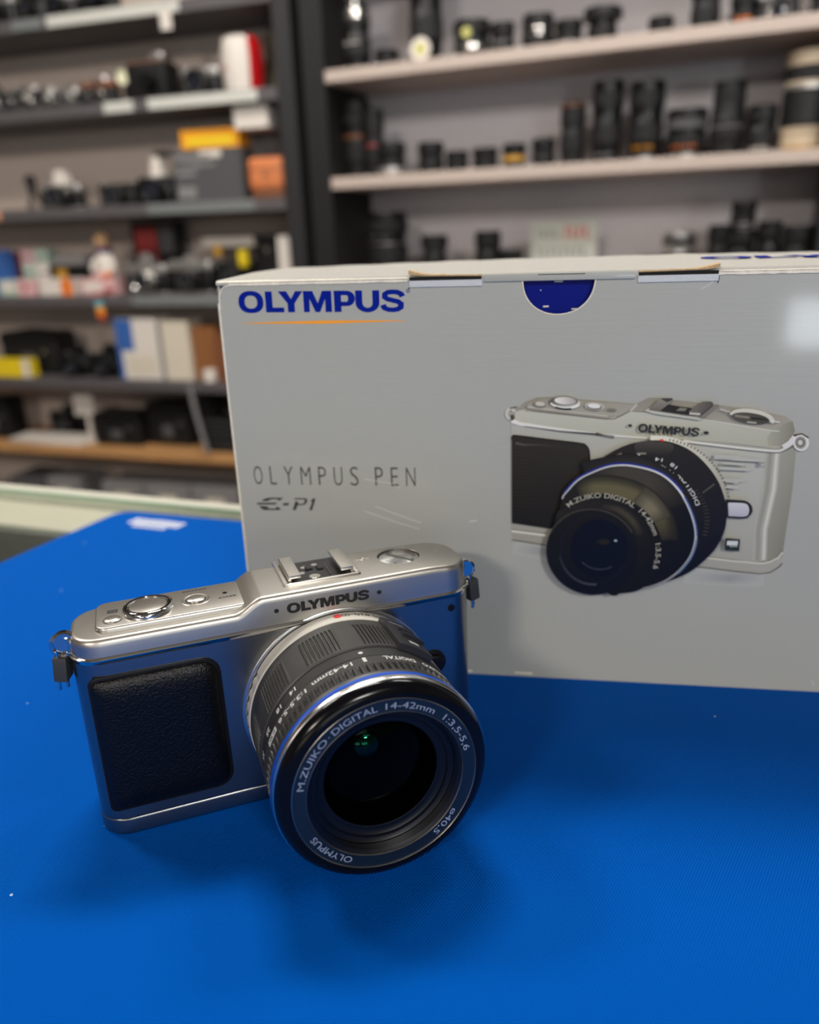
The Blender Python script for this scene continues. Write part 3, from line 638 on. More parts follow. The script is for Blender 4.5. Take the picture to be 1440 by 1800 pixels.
# name ring band, front rim and glass
I.fill(smooth(CC((170, 330), (210, 240), (300, 165), (450, 115), (620, 110), (780, 160), (920, 250), (1010, 370), (1060, 520), (1040, 690), (980, 830), (800, 930), (500, 900), (200, 640)), 6, True), (26, 24, 19), (14, 16, 20), (.5, -1))
I.text(text2d('M.ZUIKO DIGITAL  14-42mm   1:3.5-5.6', .01), smooth(CC((287, 222), (330, 190), (400, 162), (520, 140), (640, 150), (760, 190), (850, 245), (920, 315), (970, 400), (1000, 490), (1010, 600), (985, 730))), 1.75, (158, 156, 140))
I.fill(smooth(CC((200, 330), (300, 215), (450, 165), (620, 165), (780, 220), (900, 330), (960, 470), (960, 620), (900, 760), (780, 860), (600, 930)), 6, True), (34, 31, 25), (14, 15, 18), (.6, -1))
I.soft(smooth(CC((540, 205), (680, 232), (785, 300), (850, 385), (880, 460))), 1.8, (62, 57, 45), (27, 25, 21), .3, .4)
I.fill(ell(CC, 478, 592, 384, 358, 12), (10, 14, 24), (22, 21, 18), (-.3, 1)); I.line(ell(CC, 478, 592, 382, 356, 12, 195, 320, 24), .5, (58, 55, 47)); I.line(ell(CC, 478, 592, 380, 354, 12, 60, 180, 24), .4, (34, 40, 48))
I.line(ell(CC, 490, 570, 275, 285, 0, 20, 340, 40), .35, (20, 24, 36)); I.line(ell(CC, 490, 570, 285, 292, 0, 85, 170, 24), .8, (58, 62, 68), (30, 34, 42)); I.line(ell(CC, 545, 560, 195, 175, 0, 50, 145, 24), .5, (52, 52, 66), (26, 28, 40)); I.fill(ell(CC, 540, 560, 240, 240), (8, 12, 24)); I.line(ell(CC, 545, 560, 195, 175, 0, 60, 140, 24), .45, (48, 50, 62))
I.fill(ell(CC, 575, 505, 50, 24), (32, 29, 24)); I.fill(ell(CC, 674, 495, 13, 9), (150, 166, 172)); I.fill(ell(CC, 540, 505, 34, 12), (28, 25, 20))
pict = I.mb.obj('printed_camera_picture', m_pict, carton, None)

# ------------------------------------------------------------------ the silver camera in front
CAMT = Tr(-.0930866, .1832965, 0) @ Rz(.3374) @ Rx(-.0283)
body = empty('digital_camera', CAMT)
tag(body, 'silver compact camera with black leather grip and a short zoom lens, on the blue mat', 'camera')
BW_, BDp = 120.5, 31.
def brushed(name, col, rough, sx=(.02, 1, 1), sc=5200, st=.22, aniso=.0):
    return mat(name, col, rough=rough, metal=1, bump=(sc, st, .00005), stretch=sx, aniso=aniso)
m_front = brushed('brushed_steel', (.27, .27, .265), .27, st=.25)
m_bead = mat('beadblasted_silver', (.49, .465, .42), rough=.37, metal=1, bump=(9000, .06, .00004))
m_chrome = mat('chrome', (.72, .71, .69), rough=.08, metal=1)
m_satin = mat('satin_silver', (.68, .64, .58), rough=.3, metal=1)
m_leather = mat('black_leather', (.0022, .0022, .0024), rough=.28, spec=.3, bump=(1500, .8, .00032))
m_rub = mat('black_rubber', (.004, .004, .005), rough=.4, spec=.25)
m_black = mat('black_plastic', (.014, .014, .015), rough=.35)
m_engr = mat('engraved_black', (.006, .006, .006), rough=.6)

def plan(x0, x1, y0, y1, r, xs_mid):
    """outline whose front and back points pair up at the same x, so that tops can slope"""
    cs = [x0 + r - r * cos(pi / 2 * k / 10) for k in range(11)]; ce = [x1 - r + r * sin(pi / 2 * k / 10) for k in range(11)]
    xs = cs + [x for x in xs_mid if x0 + r + .05 < x < x1 - r - .05] + ce
    def d(x):
        if x < x0 + r: return r - math.sqrt(max(r * r - (x0 + r - x) ** 2, 0))
        if x > x1 - r: return r - math.sqrt(max(r * r - (x - x1 + r) ** 2, 0))
        return 0
    return [(x, y0 + d(x)) for x in xs] + [(x, y1 - d(x)) for x in reversed(xs)]
def inset(out, d):
    n = len(out); res = []
    for i in range(n):
        a, b, c = Vector(out[i - 1]), Vector(out[i]), Vector(out[(i + 1) % n]); t = Vector((0, 0))
        if (b - a).length > 1e-5: t += (b - a).normalized()
        if (c - b).length > 1e-5: t += (c - b).normalized()
        t.normalize(); res.append((b.x - t.y * d, b.y + t.x * d))
    return res
def rings(mb, out, prof, zf=None, bottom=True, top=True, T=None):
    """stack insets of an outline: prof = [(inset, z or (base, k))]; zf(x, z) may bend heights"""
    n = len(out); vs = []; fs = []
    for d, z in prof:
        for p in (inset(out, d) if d else out): vs.append((p[0], p[1], zf(p[0], z) if zf else z))
    for i in range(len(prof) - 1):
        for k in range(n): fs.append((i * n + k, i * n + (k + 1) % n, (i + 1) * n + (k + 1) % n, (i + 1) * n + k))
    h = n // 2; b = (len(prof) - 1) * n
    if top:
        for k in range(h - 1): fs.append((b + k, b + k + 1, b + n - 2 - k, b + n - 1 - k))
    if bottom:
        for k in range(h - 1): fs.append((k, n - 1 - k, n - 2 - k, k + 1))
    return mb.add(vs, fs, T)
def sm(t): t = min(max(t, 0), 1); return t * t * (3 - 2 * t)
def Htop(x): return 63.9 + 3.95 * sm((x - 45.2) / 8.6) - .8 * sm((x - 104) / 16)

base = rings(MB(), plan(-.25, BW_ + .25, -.3, BDp + .3, 9, [60]), [(.9, 0), (.35, .25), (.05, .8), (0, 1.1), (0, 5.1), (.04, 5.35), (.2, 5.6)]).obj('bottom_plate', m_front, body)
shell = rings(MB(), plan(0, BW_, 0, BDp, 8.6, [60]), [(.3, 5.62), (0, 5.8), (0, 57.3)]).obj('front_shell', m_front, body)
# chrome joint that flares out under the top cover
rings(MB(), plan(0, BW_, 0, 26, 8.6, [30, 60, 90]), [(.15, 56.6), (-.1, 56.9), (-.55, 58.0), (-.62, 58.2), (-.55, 58.38), (-.3, 58.5), (.4, 58.85)], bottom=False).obj('chrome_trim', m_chrome, body)
xs = [12 + 2 * k for k in range(16)] + [44 + .6 * k for k in range(20)] + [57 + 3 * k for k in range(20)]
top = rings(MB(), plan(.3, BW_ - .6, .15, 24.5, 8.4, xs), [(0, 58.8), (.12, -2.1), (.25, -1.2), (.6, -.5), (1.15, -.1), (1.9, 0)], zf=lambda x, z: z if z > 10 else Htop(x) + z).obj('top_cover', m_bead, body)
bpy.context.view_layer.update()
DIAL = (100.2, 14.9); SHOEC = (64.2, 81.2, 6.6, 24.9)
boolean(top, [MB().lathe([(6.9, 65.9), (6.9, 70)], 64, Tr(*DIAL, 0)), MB().box(SHOEC[0], SHOEC[1], SHOEC[2], 30, 67.15, 72)])
# raised deck that carries the buttons
isl = rings(MB(), plan(7.4, 51.5, 4.3, 23.2, 3.6, [20, 30, 40]), [(-.15, 63.2), (0, 64.4), (.1, 64.95), (.35, 65.25), (.7, 65.35)], bottom=False).obj('button_deck', m_bead, body)
def knob(name, x, y, z, prof, m, par, n=48): return MB().lathe(prof, n, Tr(x, y, z)).obj(name, m, par)
sr = knob('shutter_ring', 22.2, 12.6, 65.3, [(7.3, 0), (7.35, .5), (7.25, 1.1), (6.9, 1.6), (6.3, 1.85), (5.75, 1.75), (5.55, 1.3), (5.5, .9)], m_chrome, body, 64)
knob('shutter_button', 22.2, 12.6, 66.2, [(5.45, 0), (5.3, .55), (4.6, .75), (3, .95), (1.5, 1.05), (0, 1.08)], m_satin, sr)
knob('power_ring', 35.7, 13.6, 65.34, [(4.3, 0), (4.1, .12), (3.5, .06), (3.2, -.1)], m_satin, body)
pb = knob('power_button', 35.7, 13.6, 65.2, [(2.75, 0), (2.7, .55), (2.35, .8), (1.3, .98), (0, 1.02)], m_satin, body)
knob('button_gap', 35.7, 13.6, 65.37, [(3.05, 0), (2.7, .02)], m_black, pb)
eb = knob('compensation_button', 12.2, 9.3, 65.2, [(2.45, 0), (2.4, .5), (2.0, .8), (1.1, .95), (0, 1.0)], m_satin, body)
knob('button_gap', 12.2, 9.3, 65.38, [(2.75, 0), (2.45, .02)], mat('gap_shade', (.12, .11, .1), rough=.6), eb)
m_print_top = mat('top_lettering', (.03, .03, .03), rough=.5)
def topmap(cx, cy, w, z): return lambda x, y: (cx + w / 2 - x, cy - y, z)
mb = MB()
put(mb, text2d('ON/OFF', .02), topmap(35.9, 21.4, 7.2, 65.4), 1.15, 7.2); put(mb, text2d('SSWF', .02), topmap(44.7, 12.2, 5.2, 65.4), 1.05, 5.2)
mb.box(10.7, 13.7, 14.2, 16.6, 65.3, 65.39); mb.obj('top_lettering', m_print_top, isl, None)
mb = MB(); put(mb, text2d('+/-'), topmap(12.2, 16.1, 2.2, 65.41), 1.3, 2.2); mb.obj('compensation_sign', m_satin, isl, None)
knob('indicator_lamp', 44.4, 14.9, 65.3, [(.75, 0), (.7, .12), (0, .2)], mat('lamp_black', (.01, .01, .02), rough=.15), isl, 24)
# logotype filled with black paint, a dot on either side
mb = MB(); put(mb, LOGO, lambda x, z: (60.3 + x, .06, 61.7 + z), 2.95, 25.2); put(mb, LOGO, lambda x, z: (60.42 + x, .055, 61.62 + z), 2.95, 25.2)
for cx in (57.2, 88.7): mb.lathe([(.62, 0), (.62, .12)], 20, Tr(cx, .10, 63.15) @ XZ @ Matrix.Diagonal((1.15, 1, 1, 1)))
mb.obj('logotype', m_engr, body, None)
# hot shoe
shoe = MB().box(SHOEC[0] - .1, SHOEC[1] + .1, SHOEC[2] - .1, 24.6, 66.9, 67.3).obj('hot_shoe', m_black, body)
mb = MB()
for (a, b, c, d) in ((60.9, 62.5, 5.3, 26.2), (83.2, 84.8, 5.3, 26.2), (60.9, 84.8, 5.3, 6.6)): mb.box(a, b, c, d, 67.2, 68.55, .4, 2)
mb.obj('shoe_frame', m_satin, shoe)
for x0, x1, wx in ((62.7, 66.7, 62.7), (78.9, 82.9, 82.1)):
    mb = MB().box(x0, x1, 6.9, 23.6, 69.2, 70.3, .45, 3); mb.box(wx, wx + .8, 7.1, 23.4, 67.1, 69.6); mb.obj('shoe_rail', m_satin, shoe)
knob('shoe_contact', 71.6, 11.2, 67.3, [(1.75, 0), (1.7, .1), (0, .12)], m_satin, shoe)
for cx, cy in ((68.4, 15.2), (69.8, 19.5), (73.5, 20.5)): knob('shoe_contact', cx, cy, 67.3, [(1.0, 0), (.95, .08), (0, .1)], m_satin, shoe, 24)
for (a, b, c, d) in ((70, 72.2, 16.5, 19), (73.5, 75.5, 15.5, 18.5), (76.3, 76.6, 10, 19.5)): MB().box(a, b, c, d, 67.2, 67.9, .2, 1).obj('shoe_spring', m_black if b - a > 1 else m_satin, shoe)
# mode dial, sunk into the cover
m_dial = mat('dial_metal', (.66, .66, .64), rough=.26, metal=1, aniso=.85)
tn = m_dial.node_tree.nodes.new('ShaderNodeTangent'); tn.direction_type = 'RADIAL'; tn.axis = 'Z'; m_dial.node_tree.links.new(tn.outputs[0], m_dial.node_tree.nodes['Principled BSDF'].inputs['Tangent'])
dl = MB().lathe([(6.5, 0), (6.5, 1.0), (6.25, 1.15), (0.01, 1.15)], 72).obj('mode_dial', m_dial, body); dl.location = (DIAL[0] * MM, DIAL[1] * MM, 66.15 * MM)
MB().box(-6.0, 6.0, -.75, .75, 1.1, 1.3, .08, 1, T=Rz(radians(125))).obj('dial_bar', mat('bar_metal', (.25, .25, .24), rough=.3, metal=1), dl)
mb = MB()
for k, ch_ in enumerate(('P', 'A', 'S', 'M', 'ART', 'SCN', 'iA')):
    T_ = Rz(radians(-70 + k * 40)); v, f = text2d(ch_); w_ = max(p[0] for p in v); mb.add([((p[0] - w_ / 2) * 1.15, -5.6 + p[1] * 1.15, 1.18) for p in v], f, T_)
mb.obj('dial_lettering', m_print_top, dl, None)
mb = MB().box(107.6, 113.8, 14.6, 14.85, 67.2, 67.42, T=Matrix.Identity(4)); mb.obj('index_line', m_satin, body, None)
mb = MB()                                                   # faint image-plane mark beside the shoe
mb.tube([(88.6 + .9 * cos(a), 17 + .9 * sin(a), 67.88) for a in [2 * pi * k / 16 for k in range(16)]], .11, 5, True); mb.box(86.4, 90.8, 16.9, 17.1, 67.8, 67.95)
mb.obj('image_plane_mark', m_satin, body, None)
# leather grip with its rim
MB().prism(rrect(3.6, 39.4, 9.2, 53.1, [5, 5.5, 2.2, 2.2]), 0, .55, .3, XZ, bot=False).obj('grip_rim', m_rub, body)
gp = rrect(4.3, 38.4, 10.0, 52.2, [4.4, 4.8, 2.2, 2.2]); gn = len(gp); gv = []; gf = []
gprof = ((0, .3), (.12, .7), (.5, 1.1), (1.2, 1.55), (2.3, 1.98), (3.8, 2.27), (6, 2.42), (9, 2.45), (16.9, 2.45))
for d_, h_ in gprof: gv += [XZ @ Vector((21.35 + (p[0] - 21.35) * (1 - d_ / 17.05), 31.1 + (p[1] - 31.1) * (1 - d_ / 21.1), h_)) for p in gp]
for i in range(len(gprof) - 1): gf += [(i * gn + k, i * gn + (k + 1) % gn, (i + 1) * gn + (k + 1) % gn, (i + 1) * gn + k) for k in range(gn)]
gf.append(tuple((len(gprof) - 1) * gn + k for k in range(gn))); MB().add(gv, gf).obj('leather_grip', m_leather, body, 60)
# self-timer lamp, release button
MB().lathe([(1.15, -.02), (1.2, .14), (.95, .16), (.9, .02), (0, .01)], 24, Tr(112.2, 0, 53.3) @ XZ).obj('self_timer_lamp', m_rub, body)
rb_ = MB().prism(rrect(98, 109.6, 31.4, 39.6, 4.0), -.1, .9, .4, XZ, bot=False).obj('release_button', m_rub, body)
MB().prism(rrect(99, 108.6, 32.4, 38.6, 3.0), .7, 2.2, .7, XZ, bot=False).obj('button_cap', m_rub, rb_)
# format mark low on the front, mostly behind the lens
mb = MB().box(100.5, 105.5, -.06, .1, 12, 16.6); mb.obj('format_mark', m_print_top, body, None)
# strap lugs, rings and guards
for sx, xx, yl, zz in ((-1, 0., 8.5, 62.0), (1, BW_, 10.5, 61.5)):
    lug = MB(); lug.lathe([(0, -1.2), (2.6, -1.2), (3.0, -.8), (3.0, .8), (2.6, 1.2), (0, 1.2)], 28, Tr(xx + sx * 1.0, yl, zz) @ XZ)
    lo = lug.obj('strap_lug', m_chrome, body)
    rg = MB(); P = []
    for k in range(22):
        a = 2 * pi * k / 22; P.append((xx + sx * (1.9 + 2.5 * cos(a)), yl + .9 * cos(a), zz - 1.3 + 3.0 * sin(a)))
    rg.tube(P, .8, 10, True).obj('strap_ring', m_chrome, lo)
    gd = MB(); T_ = Tr(xx + sx * (3.2 if sx > 0 else 2.6), yl + .6, zz - 7.9) @ Rz(-.3 if sx < 0 else .25) @ Ry(sx * -.10)
    gd.box(-1.9, 1.9, -2.6, 2.6, -3.7, 3.7, .45, 2, T_); go = gd.obj('strap_guard', mat('guard_rubber', (.035, .036, .034), rough=.55), lo)
    tp_ = MB()
    for q in (-.9, .9): tp_.tube([T_ @ Vector((q * .8, -.6 + q, -3.4)), T_ @ Vector((q * .9, -.6 + q, -6.6))], .55, 8)
    for q in (-.9, .9): tp_.tube([T_ @ Vector((q * .8, -.6 + q, 3.4)), T_ @ Vector((q * .6, -.6 + q, 5.8))], .5, 8)
    tp_.obj('ring_end', m_chrome, go)

# --- lens ------------------------------------------------------------------------
LX, LZ, RL = 74.5, 29.8, 29.3
LT = Tr(LX, 0, LZ) @ XZ                                    # local +z runs out of the mount
m_bar = mat('barrel_grey', (.028, .027, .026), rough=.42, spec=.5)
m_bar2 = mat('barrel_black', (.020, .0195, .019), rough=.38)
m_gloss = mat('gloss_black', (.003, .003, .004), rough=.16, spec=.22)
m_bluering = mat('blue_ring', (.003, .075, .52), rough=.3, coat=.3)
m_txt = mat('lens_lettering', (.55, .55, .53), rough=.5)
m_txt2 = mat('name_lettering', (.26, .31, .42), rough=.45)
boss = MB().lathe([(30.6, -.4), (30.5, .1), (30.2, .3), (29.2, .35), (28.8, .2)], 96, LT).obj('mount_collar', brushed('mount_steel', (.52, .52, .50), .25), body)
lens = MB().lathe([(27, .5), (28.6, .6), (28.7, 6.0), (28.6, 23.4), (28.0, 23.6), (28.0, 28.9), (28.1, 38), (27.2, 44), (20.6, 44)], 120, LT, cap=False).obj('zoom_lens', m_bar2, body)
# silver mount ring, milled at its edge on the left
def mill(i, a):
    dg = degrees(a) % 360
    return 1 - (.012 if i in (1, 2) and (148 < dg < 215) and int(dg / 4.2) % 2 else 0)
MB().lathe([(28.2, .7), (RL + .1, .9), (RL + .15, 3.2), (RL + .15, 5.5), (RL - .1, 5.85), (28.4, 5.9)], 360, LT, mill, cap=False).obj('mount_ring', mat('mount_ring_silver', (.56, .54, .48), rough=.4), lens)
def cyl(phi, L, r=RL + .2): a = radians(phi); return LT @ Vector((r * cos(a), r * sin(a), L))
def cyltext(mb, shape, phi0, phi1, L0, h, r):
    """lettering round the barrel for someone behind the camera: runs from phi0 to phi1, tops towards the front"""
    W_ = radians(phi1 - phi0) * r; put(mb, shape, lambda x, y: cyl(phi0 + degrees(x / r), L0 + y, r), h, W_)
mb = MB(); cyltext(mb, text2d('0.25m/0.82ft-'), 48, 82, 2.0, 1.7, RL + .19)
for q in (84, 86.2): 
    c0 = cyl(q, 2.9, RL + .2); mb.add([cyl(q + degrees(.75 * rr * cos(a) / RL), 2.9 + .75 * rr * sin(a), RL + .2) for rr in (.62, 1.) for a in [2 * pi * k / 14 for k in range(14)]], [(k, (k + 1) % 14, 14 + (k + 1) % 14, 14 + k) for k in range(14)])
mb.obj('distance_lettering', m_engr, lens, None)
mb = MB(); mb.add([cyl(90 + degrees(1.25 * cos(a) / RL), 2.9 + 1.25 * sin(a), RL + .22) for a in [2 * pi * k / 24 for k in range(24)]], [tuple(range(24))]); mb.obj('red_index_dot', mat('red_paint', (.75, .01, .02), rough=.4), lens, None)
# wide zoom ring with ribbed pads
def pads(i, a):
    if i not in (3, 4, 5): return 1
    dg = (degrees(a) - 107.5 + 10.5 + 32.7 * 20) % 32.7
    if dg > 21: return 1
    t = (dg / 2.33) % 1
    return 1 - .019 * (1 if t > .45 else 0) + .004
Z1 = RL - .15
MB().lathe([(28.2, 5.95), (Z1, 6.1), (Z1, 9.1), (Z1, 9.6), (Z1, 15), (Z1, 21.6), (Z1, 22.1), (Z1, 23.1), (Z1 - .4, 23.4), (28.1, 23.45)], 1080, LT, pads, cap=False).obj('zoom_ring', m_bar, lens, 30)
# ring with the white dot and focal lengths
MB().lathe([(28, 23.6), (28.7, 23.75), (28.7, 28.1), (28.4, 28.45), (27.9, 28.5)], 160, LT, cap=False).obj('focal_ring', m_bar2, lens)
mb = MB()
for s_, ph in (('14', 131.5), ('18', 143.5), ('25', 157.5), ('35', 172), ('42', 186)): cyltext(mb, text2d(s_, .02), ph - 2.3, ph + 2.3, 25.0, 1.75, 28.78)
mb.add([cyl(89.5 + degrees(.65 * cos(a) / 28.7), 26 + .65 * sin(a), 28.78) for a in [2 * pi * k / 18 for k in range(18)]], [tuple(range(18))]); mb.obj('focal_lettering', m_txt, lens, None)
# front ring with lettering and fine ribs
def fine(i, a):
    if i not in (4, 5): return 1
    t = (degrees(a) / 360 * 92) % 1
    return 1 - .03 * (1 if .22 < t < .72 else 0)
F1 = 29.15
MB().lathe([(27.9, 28.8), (F1 - .3, 28.95), (F1, 29.3), (F1, 33.3), (F1, 33.7), (F1, 36.9), (F1, 37.3), (F1, 38.3), (F1 - .3, 38.9), (28.3, 39.1)], 92 * 9, LT, fine, cap=False).obj('focus_ring', m_bar, lens, 30)
mb = MB(); r_ = F1 + .08
cyltext(mb, text2d('M.ZUIKO', .02), 38, 56.5, 30.0, 1.75, r_); cyltext(mb, text2d('DIGITAL', .02), 61, 80, 30.0, 1.75, r_)
cyltext(mb, text2d('14-42mm', .02), 97, 120, 30.3, 1.75, r_); cyltext(mb, text2d('1:3.5-5.6', .02), 124, 146, 30.4, 1.75, r_)
mb.add([cyl(p, L, r_) for p, L in ((89.1, 29.6), (91.0, 29.6), (91.0, 31.9), (89.1, 31.9))], [(0, 1, 2, 3)])
v = []; n_ = 10
for k in range(n_ + 1): v += [cyl(149 + 10 * k / n_, 30.1, r_), cyl(149 + 10 * k / n_, 32.2, r_)]
mb.add(v, [(2 * k, 2 * k + 2, 2 * k + 3, 2 * k + 1) for k in range(n_)]); mb.obj('ring_lettering', m_txt, lens, None)
mb = MB(); cyltext(mb, text2d('ED MSC', .02), 150, 158, 30.6, 1.1, r_ + .05); mb.obj('badge_lettering', m_engr, lens, None)
# unlock switch on the right of the barrel
def arcblock(mb, p0, p1, L0, L1, r0, r1, n=10):
    v = []; f = []
    for k in range(n + 1):
        for (r, L) in ((r0, L0), (r1, L0 + .4), (r1, L1 - .4), (r0, L1)): v.append(cyl(p0 + (p1 - p0) * k / n, L, r))
    for k in range(n):
        for j in range(3): f.append((4 * k + j, 4 * k + 4 + j, 4 * k + 5 + j, 4 * k + 1 + j))
    f += [(0, 1, 2, 3), tuple(4 * n + j for j in (3, 2, 1, 0))]
    return mb.add(v, f)
sw = arcblock(MB(), 44, 66.5, 5.4, 24.2, 28.8, 30.7); sw = sw.obj('unlock_switch', m_bar2, lens, 30)
arcblock(arcblock(MB(), 48, 60, 11.5, 13.5, 30.4, 31.2), 46, 60, 15.2, 17.6, 30.4, 31.6).obj('slider', m_black, sw, 30)
mb = MB(); cyltext(mb, text2d('UNLOCK'), 53, 63, 8.0, 1.2, 30.76); arcblock(mb, 52, 58, 19.5, 21.2, 30.7, 30.76); mb.obj('switch_lettering', mat('grey_marks', (.3, .3, .28), rough=.5), sw, None)
# blue ring, chrome ring, black front
MB().lathe([(28.2, 39.1), (29.35, 39.2), (29.6, 39.6), (29.62, 40.7), (29.45, 40.9)], 160, LT, cap=False).obj('blue_line_ring', m_bluering, lens)
MB().lathe([(29.45, 40.9), (29.6, 41.05), (29.58, 41.7), (29.35, 42.35), (29.1, 42.5)], 160, LT, cap=False).obj('chrome_ring', mat('ring_chrome', (.66, .65, .63), rough=.2, metal=1), lens)
fr = MB().lathe([(29.1, 42.5), (29.0, 43.1), (28.6, 43.9), (27.8, 44.7), (26.7, 45.15), (25.6, 45.35), (25.2, 45.36), (25.1, 45.2)], 160, LT, cap=False).obj('front_bezel', m_gloss, lens, 50)
MB().lathe([(25.25, 45.34), (25.12, 45.5), (25.0, 45.34), (24.98, 45.2)], 160, LT, cap=False).obj('bezel_edge', m_satin, fr)
nm = MB().lathe([(25.0, 45.22), (21.55, 45.2), (21.4, 45.25)], 160, LT, cap=False).obj('name_ring', mat('name_ring_black', (.006, .012, .022), rough=.3), lens)
MB().lathe([(21.5, 45.2), (21.38, 45.42), (21.25, 45.2), (21.2, 45.0)], 160, LT, cap=False).obj('inner_edge', m_satin, nm)
mb = MB()
def nmtext(s_, p0, p1, h=1.75, rb=22.25, bold=.0):
    L_ = radians(p0 - p1) * (rb + h / 2); put(mb, text2d(s_, bold), lambda x, y: LT @ Vector(((rb + y) * cos(radians(p0) - x / (rb + h / 2)), (rb + y) * sin(radians(p0) - x / (rb + h / 2)), 45.29)), h, L_)
nmtext('M.ZUIKO', 168, 130.5); nmtext('.', 128.6, 127.6, 1.75, 22.9); nmtext('DIGITAL', 125, 93.5); nmtext('14-42mm', 88, 53); nmtext('1:3,5-5,6', 44.5, 11); nmtext('ø40,5', -35.5, -57); nmtext('OLYMPUS', -118, -153.5)
# middle dot between the two words
mb.obj('name_lettering', m_txt2, nm, None)
thr = [(21.2, 45.0)]
for k in range(6): thr += [(20.6, 44.7 - .45 * k), (20.25, 44.5 - .45 * k)]
thr += [(20.2, 41.8), (19.4, 41.3), (18.8, 41.1), (18.2, 41.25), (17.6, 40.9), (16.4, 40.7), (16.0, 40.75), (15.6, 40.5)]
MB().lathe(thr, 128, LT, cap=False).obj('filter_thread', mat('thread_black', (.003, .0035, .006), rough=.34, spec=.3), lens, 40)
MB().lathe([(15.75, 40.5), (15.6, 40.85), (15.35, 40.6), (15.2, 39.5), (15.1, 33), (12, 30), (11, 20), (0.01, 20)], 96, LT, cap=False).obj('glass_retainer', mat('retainer_black', (.0006, .0006, .0008), rough=.7, spec=.0), lens, 40)
def dome(R_, r, L, n=14): 
    s_ = math.sqrt(R_ * R_ - r * r); return [(r * k / n + 1e-4 * (k == 0), L + math.sqrt(R_ * R_ - (r * k / n) ** 2) - s_) for k in range(n, -1, -1)]
m_el = bpy.data.materials.new('front_glass'); m_el.use_nodes = True; nt = m_el.node_tree; nt.nodes.remove(nt.nodes['Principled BSDF'])
tr = nt.nodes.new('ShaderNodeBsdfTransparent'); gl = nt.nodes.new('ShaderNodeBsdfGlossy'); gl.inputs['Roughness'].default_value = .02; gl.inputs[0].default_value = (.5, .9, .7, 1); mxs = nt.nodes.new('ShaderNodeMixShader'); fz = nt.nodes.new('ShaderNodeFresnel'); fz.inputs[0].default_value = 1.16
nt.links.new(fz.outputs[0], mxs.inputs[0]); nt.links.new(tr.outputs[0], mxs.inputs[1]); nt.links.new(gl.outputs[0], mxs.inputs[2]); nt.links.new(mxs.outputs[0], nt.nodes['Material Output'].inputs[0])
fe = MB().lathe(dome(40, 15.1, 36.8), 64, LT, cap=False).obj('front_element', m_el, lens, 60)
m_g1 = mat('coated_glass_green', (.0, .0, .0), rough=.03, spec=.35, tint=(.1, 1, .55), ior=1.5)
MB().lathe(dome(8, 7.0, 26), 48, LT, cap=False).obj('inner_element', m_g1, lens, 60)

# ------------------------------------------------------------------ shelving behind the counter
BANK = {'L': (radians(-17.5), 1830), 'R': (radians(-23), 1750)}
def bankT(b): th, d0 = BANK[b]; return Rz(th) @ Tr(0, d0 * cos(th) * MM, 0)
SHZ = {'R0': 700, 'R1': 481, 'R2': 278, 'R3': 75, 'R4': -130, 'R5': -340, 'L0': 658, 'L1': 472, 'L2': 247, 'L3': 34, 'L4': -183, 'L5': -374, 'L6': -570}
m_shw = mat('shelf_board_beige', lin((186, 170, 160)), rough=.55, var=.04)
m_shd = mat('shelf_board_dark', lin((88, 84, 86)), rough=.5, var=.06)
m_wood = mat('shelf_board_oak', lin((190, 142, 92)), rough=.5, var=.18, bump=(40, .1, .001), stretch=(.2, 1, 4))
m_blk = mat('rack_black', lin((31, 31, 34)), rough=.55)
m_blk2 = mat('rack_deep_black', lin((11, 11, 12)), rough=.6)
m_bk = mat('rack_back_grey', lin((204, 200, 202)), rough=.8, var=.03)
m_bkw = mat('rack_back_warm', lin((200, 184, 172)), rough=.8, var=.03)
m_strip = mat('price_rail', lin((204, 204, 196)), rough=.4)
m_stripg = mat('price_rail_grey', lin((118, 122, 122)), rough=.4)
m_under = mat('shelf_side', lin((120, 108, 104)), rough=.7)
DEP = 205
rr_ = empty('shelving_unit', bankT('R')); tag(rr_, 'shelving unit with pale beige boards full of lenses, right of the black post', 'shelf')
rl_ = empty('shelving_unit', bankT('L')); tag(rl_, 'shelving unit with dark grey boards of old cameras, left of the black post', 'shelf')
for k in ('R1', 'R2', 'R3', 'R4', 'R5', 'R0'):
    z = SHZ[k]; MB().box(-842, 110, 0, DEP, z - 23, z, 1.5, 1).obj('shelf_board', m_shw, rr_)
MB().box(-880, 112, DEP, DEP + 12, -945, 760).obj('back_panel', m_bk, rr_, None)
MB().box(-893, -843, -2, DEP, -945, 760, 2, 1).obj('side_panel', m_blk2, rr_)
MB().box(112, 134, -2, DEP, -945, 760, 2, 1).obj('side_panel', m_blk, rr_)
for k in ('L0', 'L1', 'L2', 'L3', 'L4', 'L5', 'L6'):
    z = SHZ[k]; MB().box(-2250, -822, 0, DEP, z - 27, z, 1.5, 1).obj('shelf_board', m_wood if k in ('L5',) else m_shd, rl_)
MB().box(-2260, -820, DEP, DEP + 12, -945, 760).obj('back_panel', m_bkw, rl_, None)
MB().box(-820, -778, -6, DEP, -945, 760, 2, 1).obj('side_panel', m_blk, rl_)
MB().box(-2272, -2250, -6, DEP, -945, 760, 2, 1).obj('side_panel', m_blk, rl_)
for k, a, b, m in (('L0', -1390, -1040, m_strip), ('L0', -1490, -1405, m_stripg), ('L1', -1150, -870, m_strip), ('L1', -1270, -1190, m_strip), ('L2', -1190, -900, m_stripg), ('L3', -1270, -1010, m_stripg)):
    z = SHZ[k]; MB().box(a, b, -2.5, 0, z - 25, z - 2, .6, 1).obj('price_rail', m, rl_)

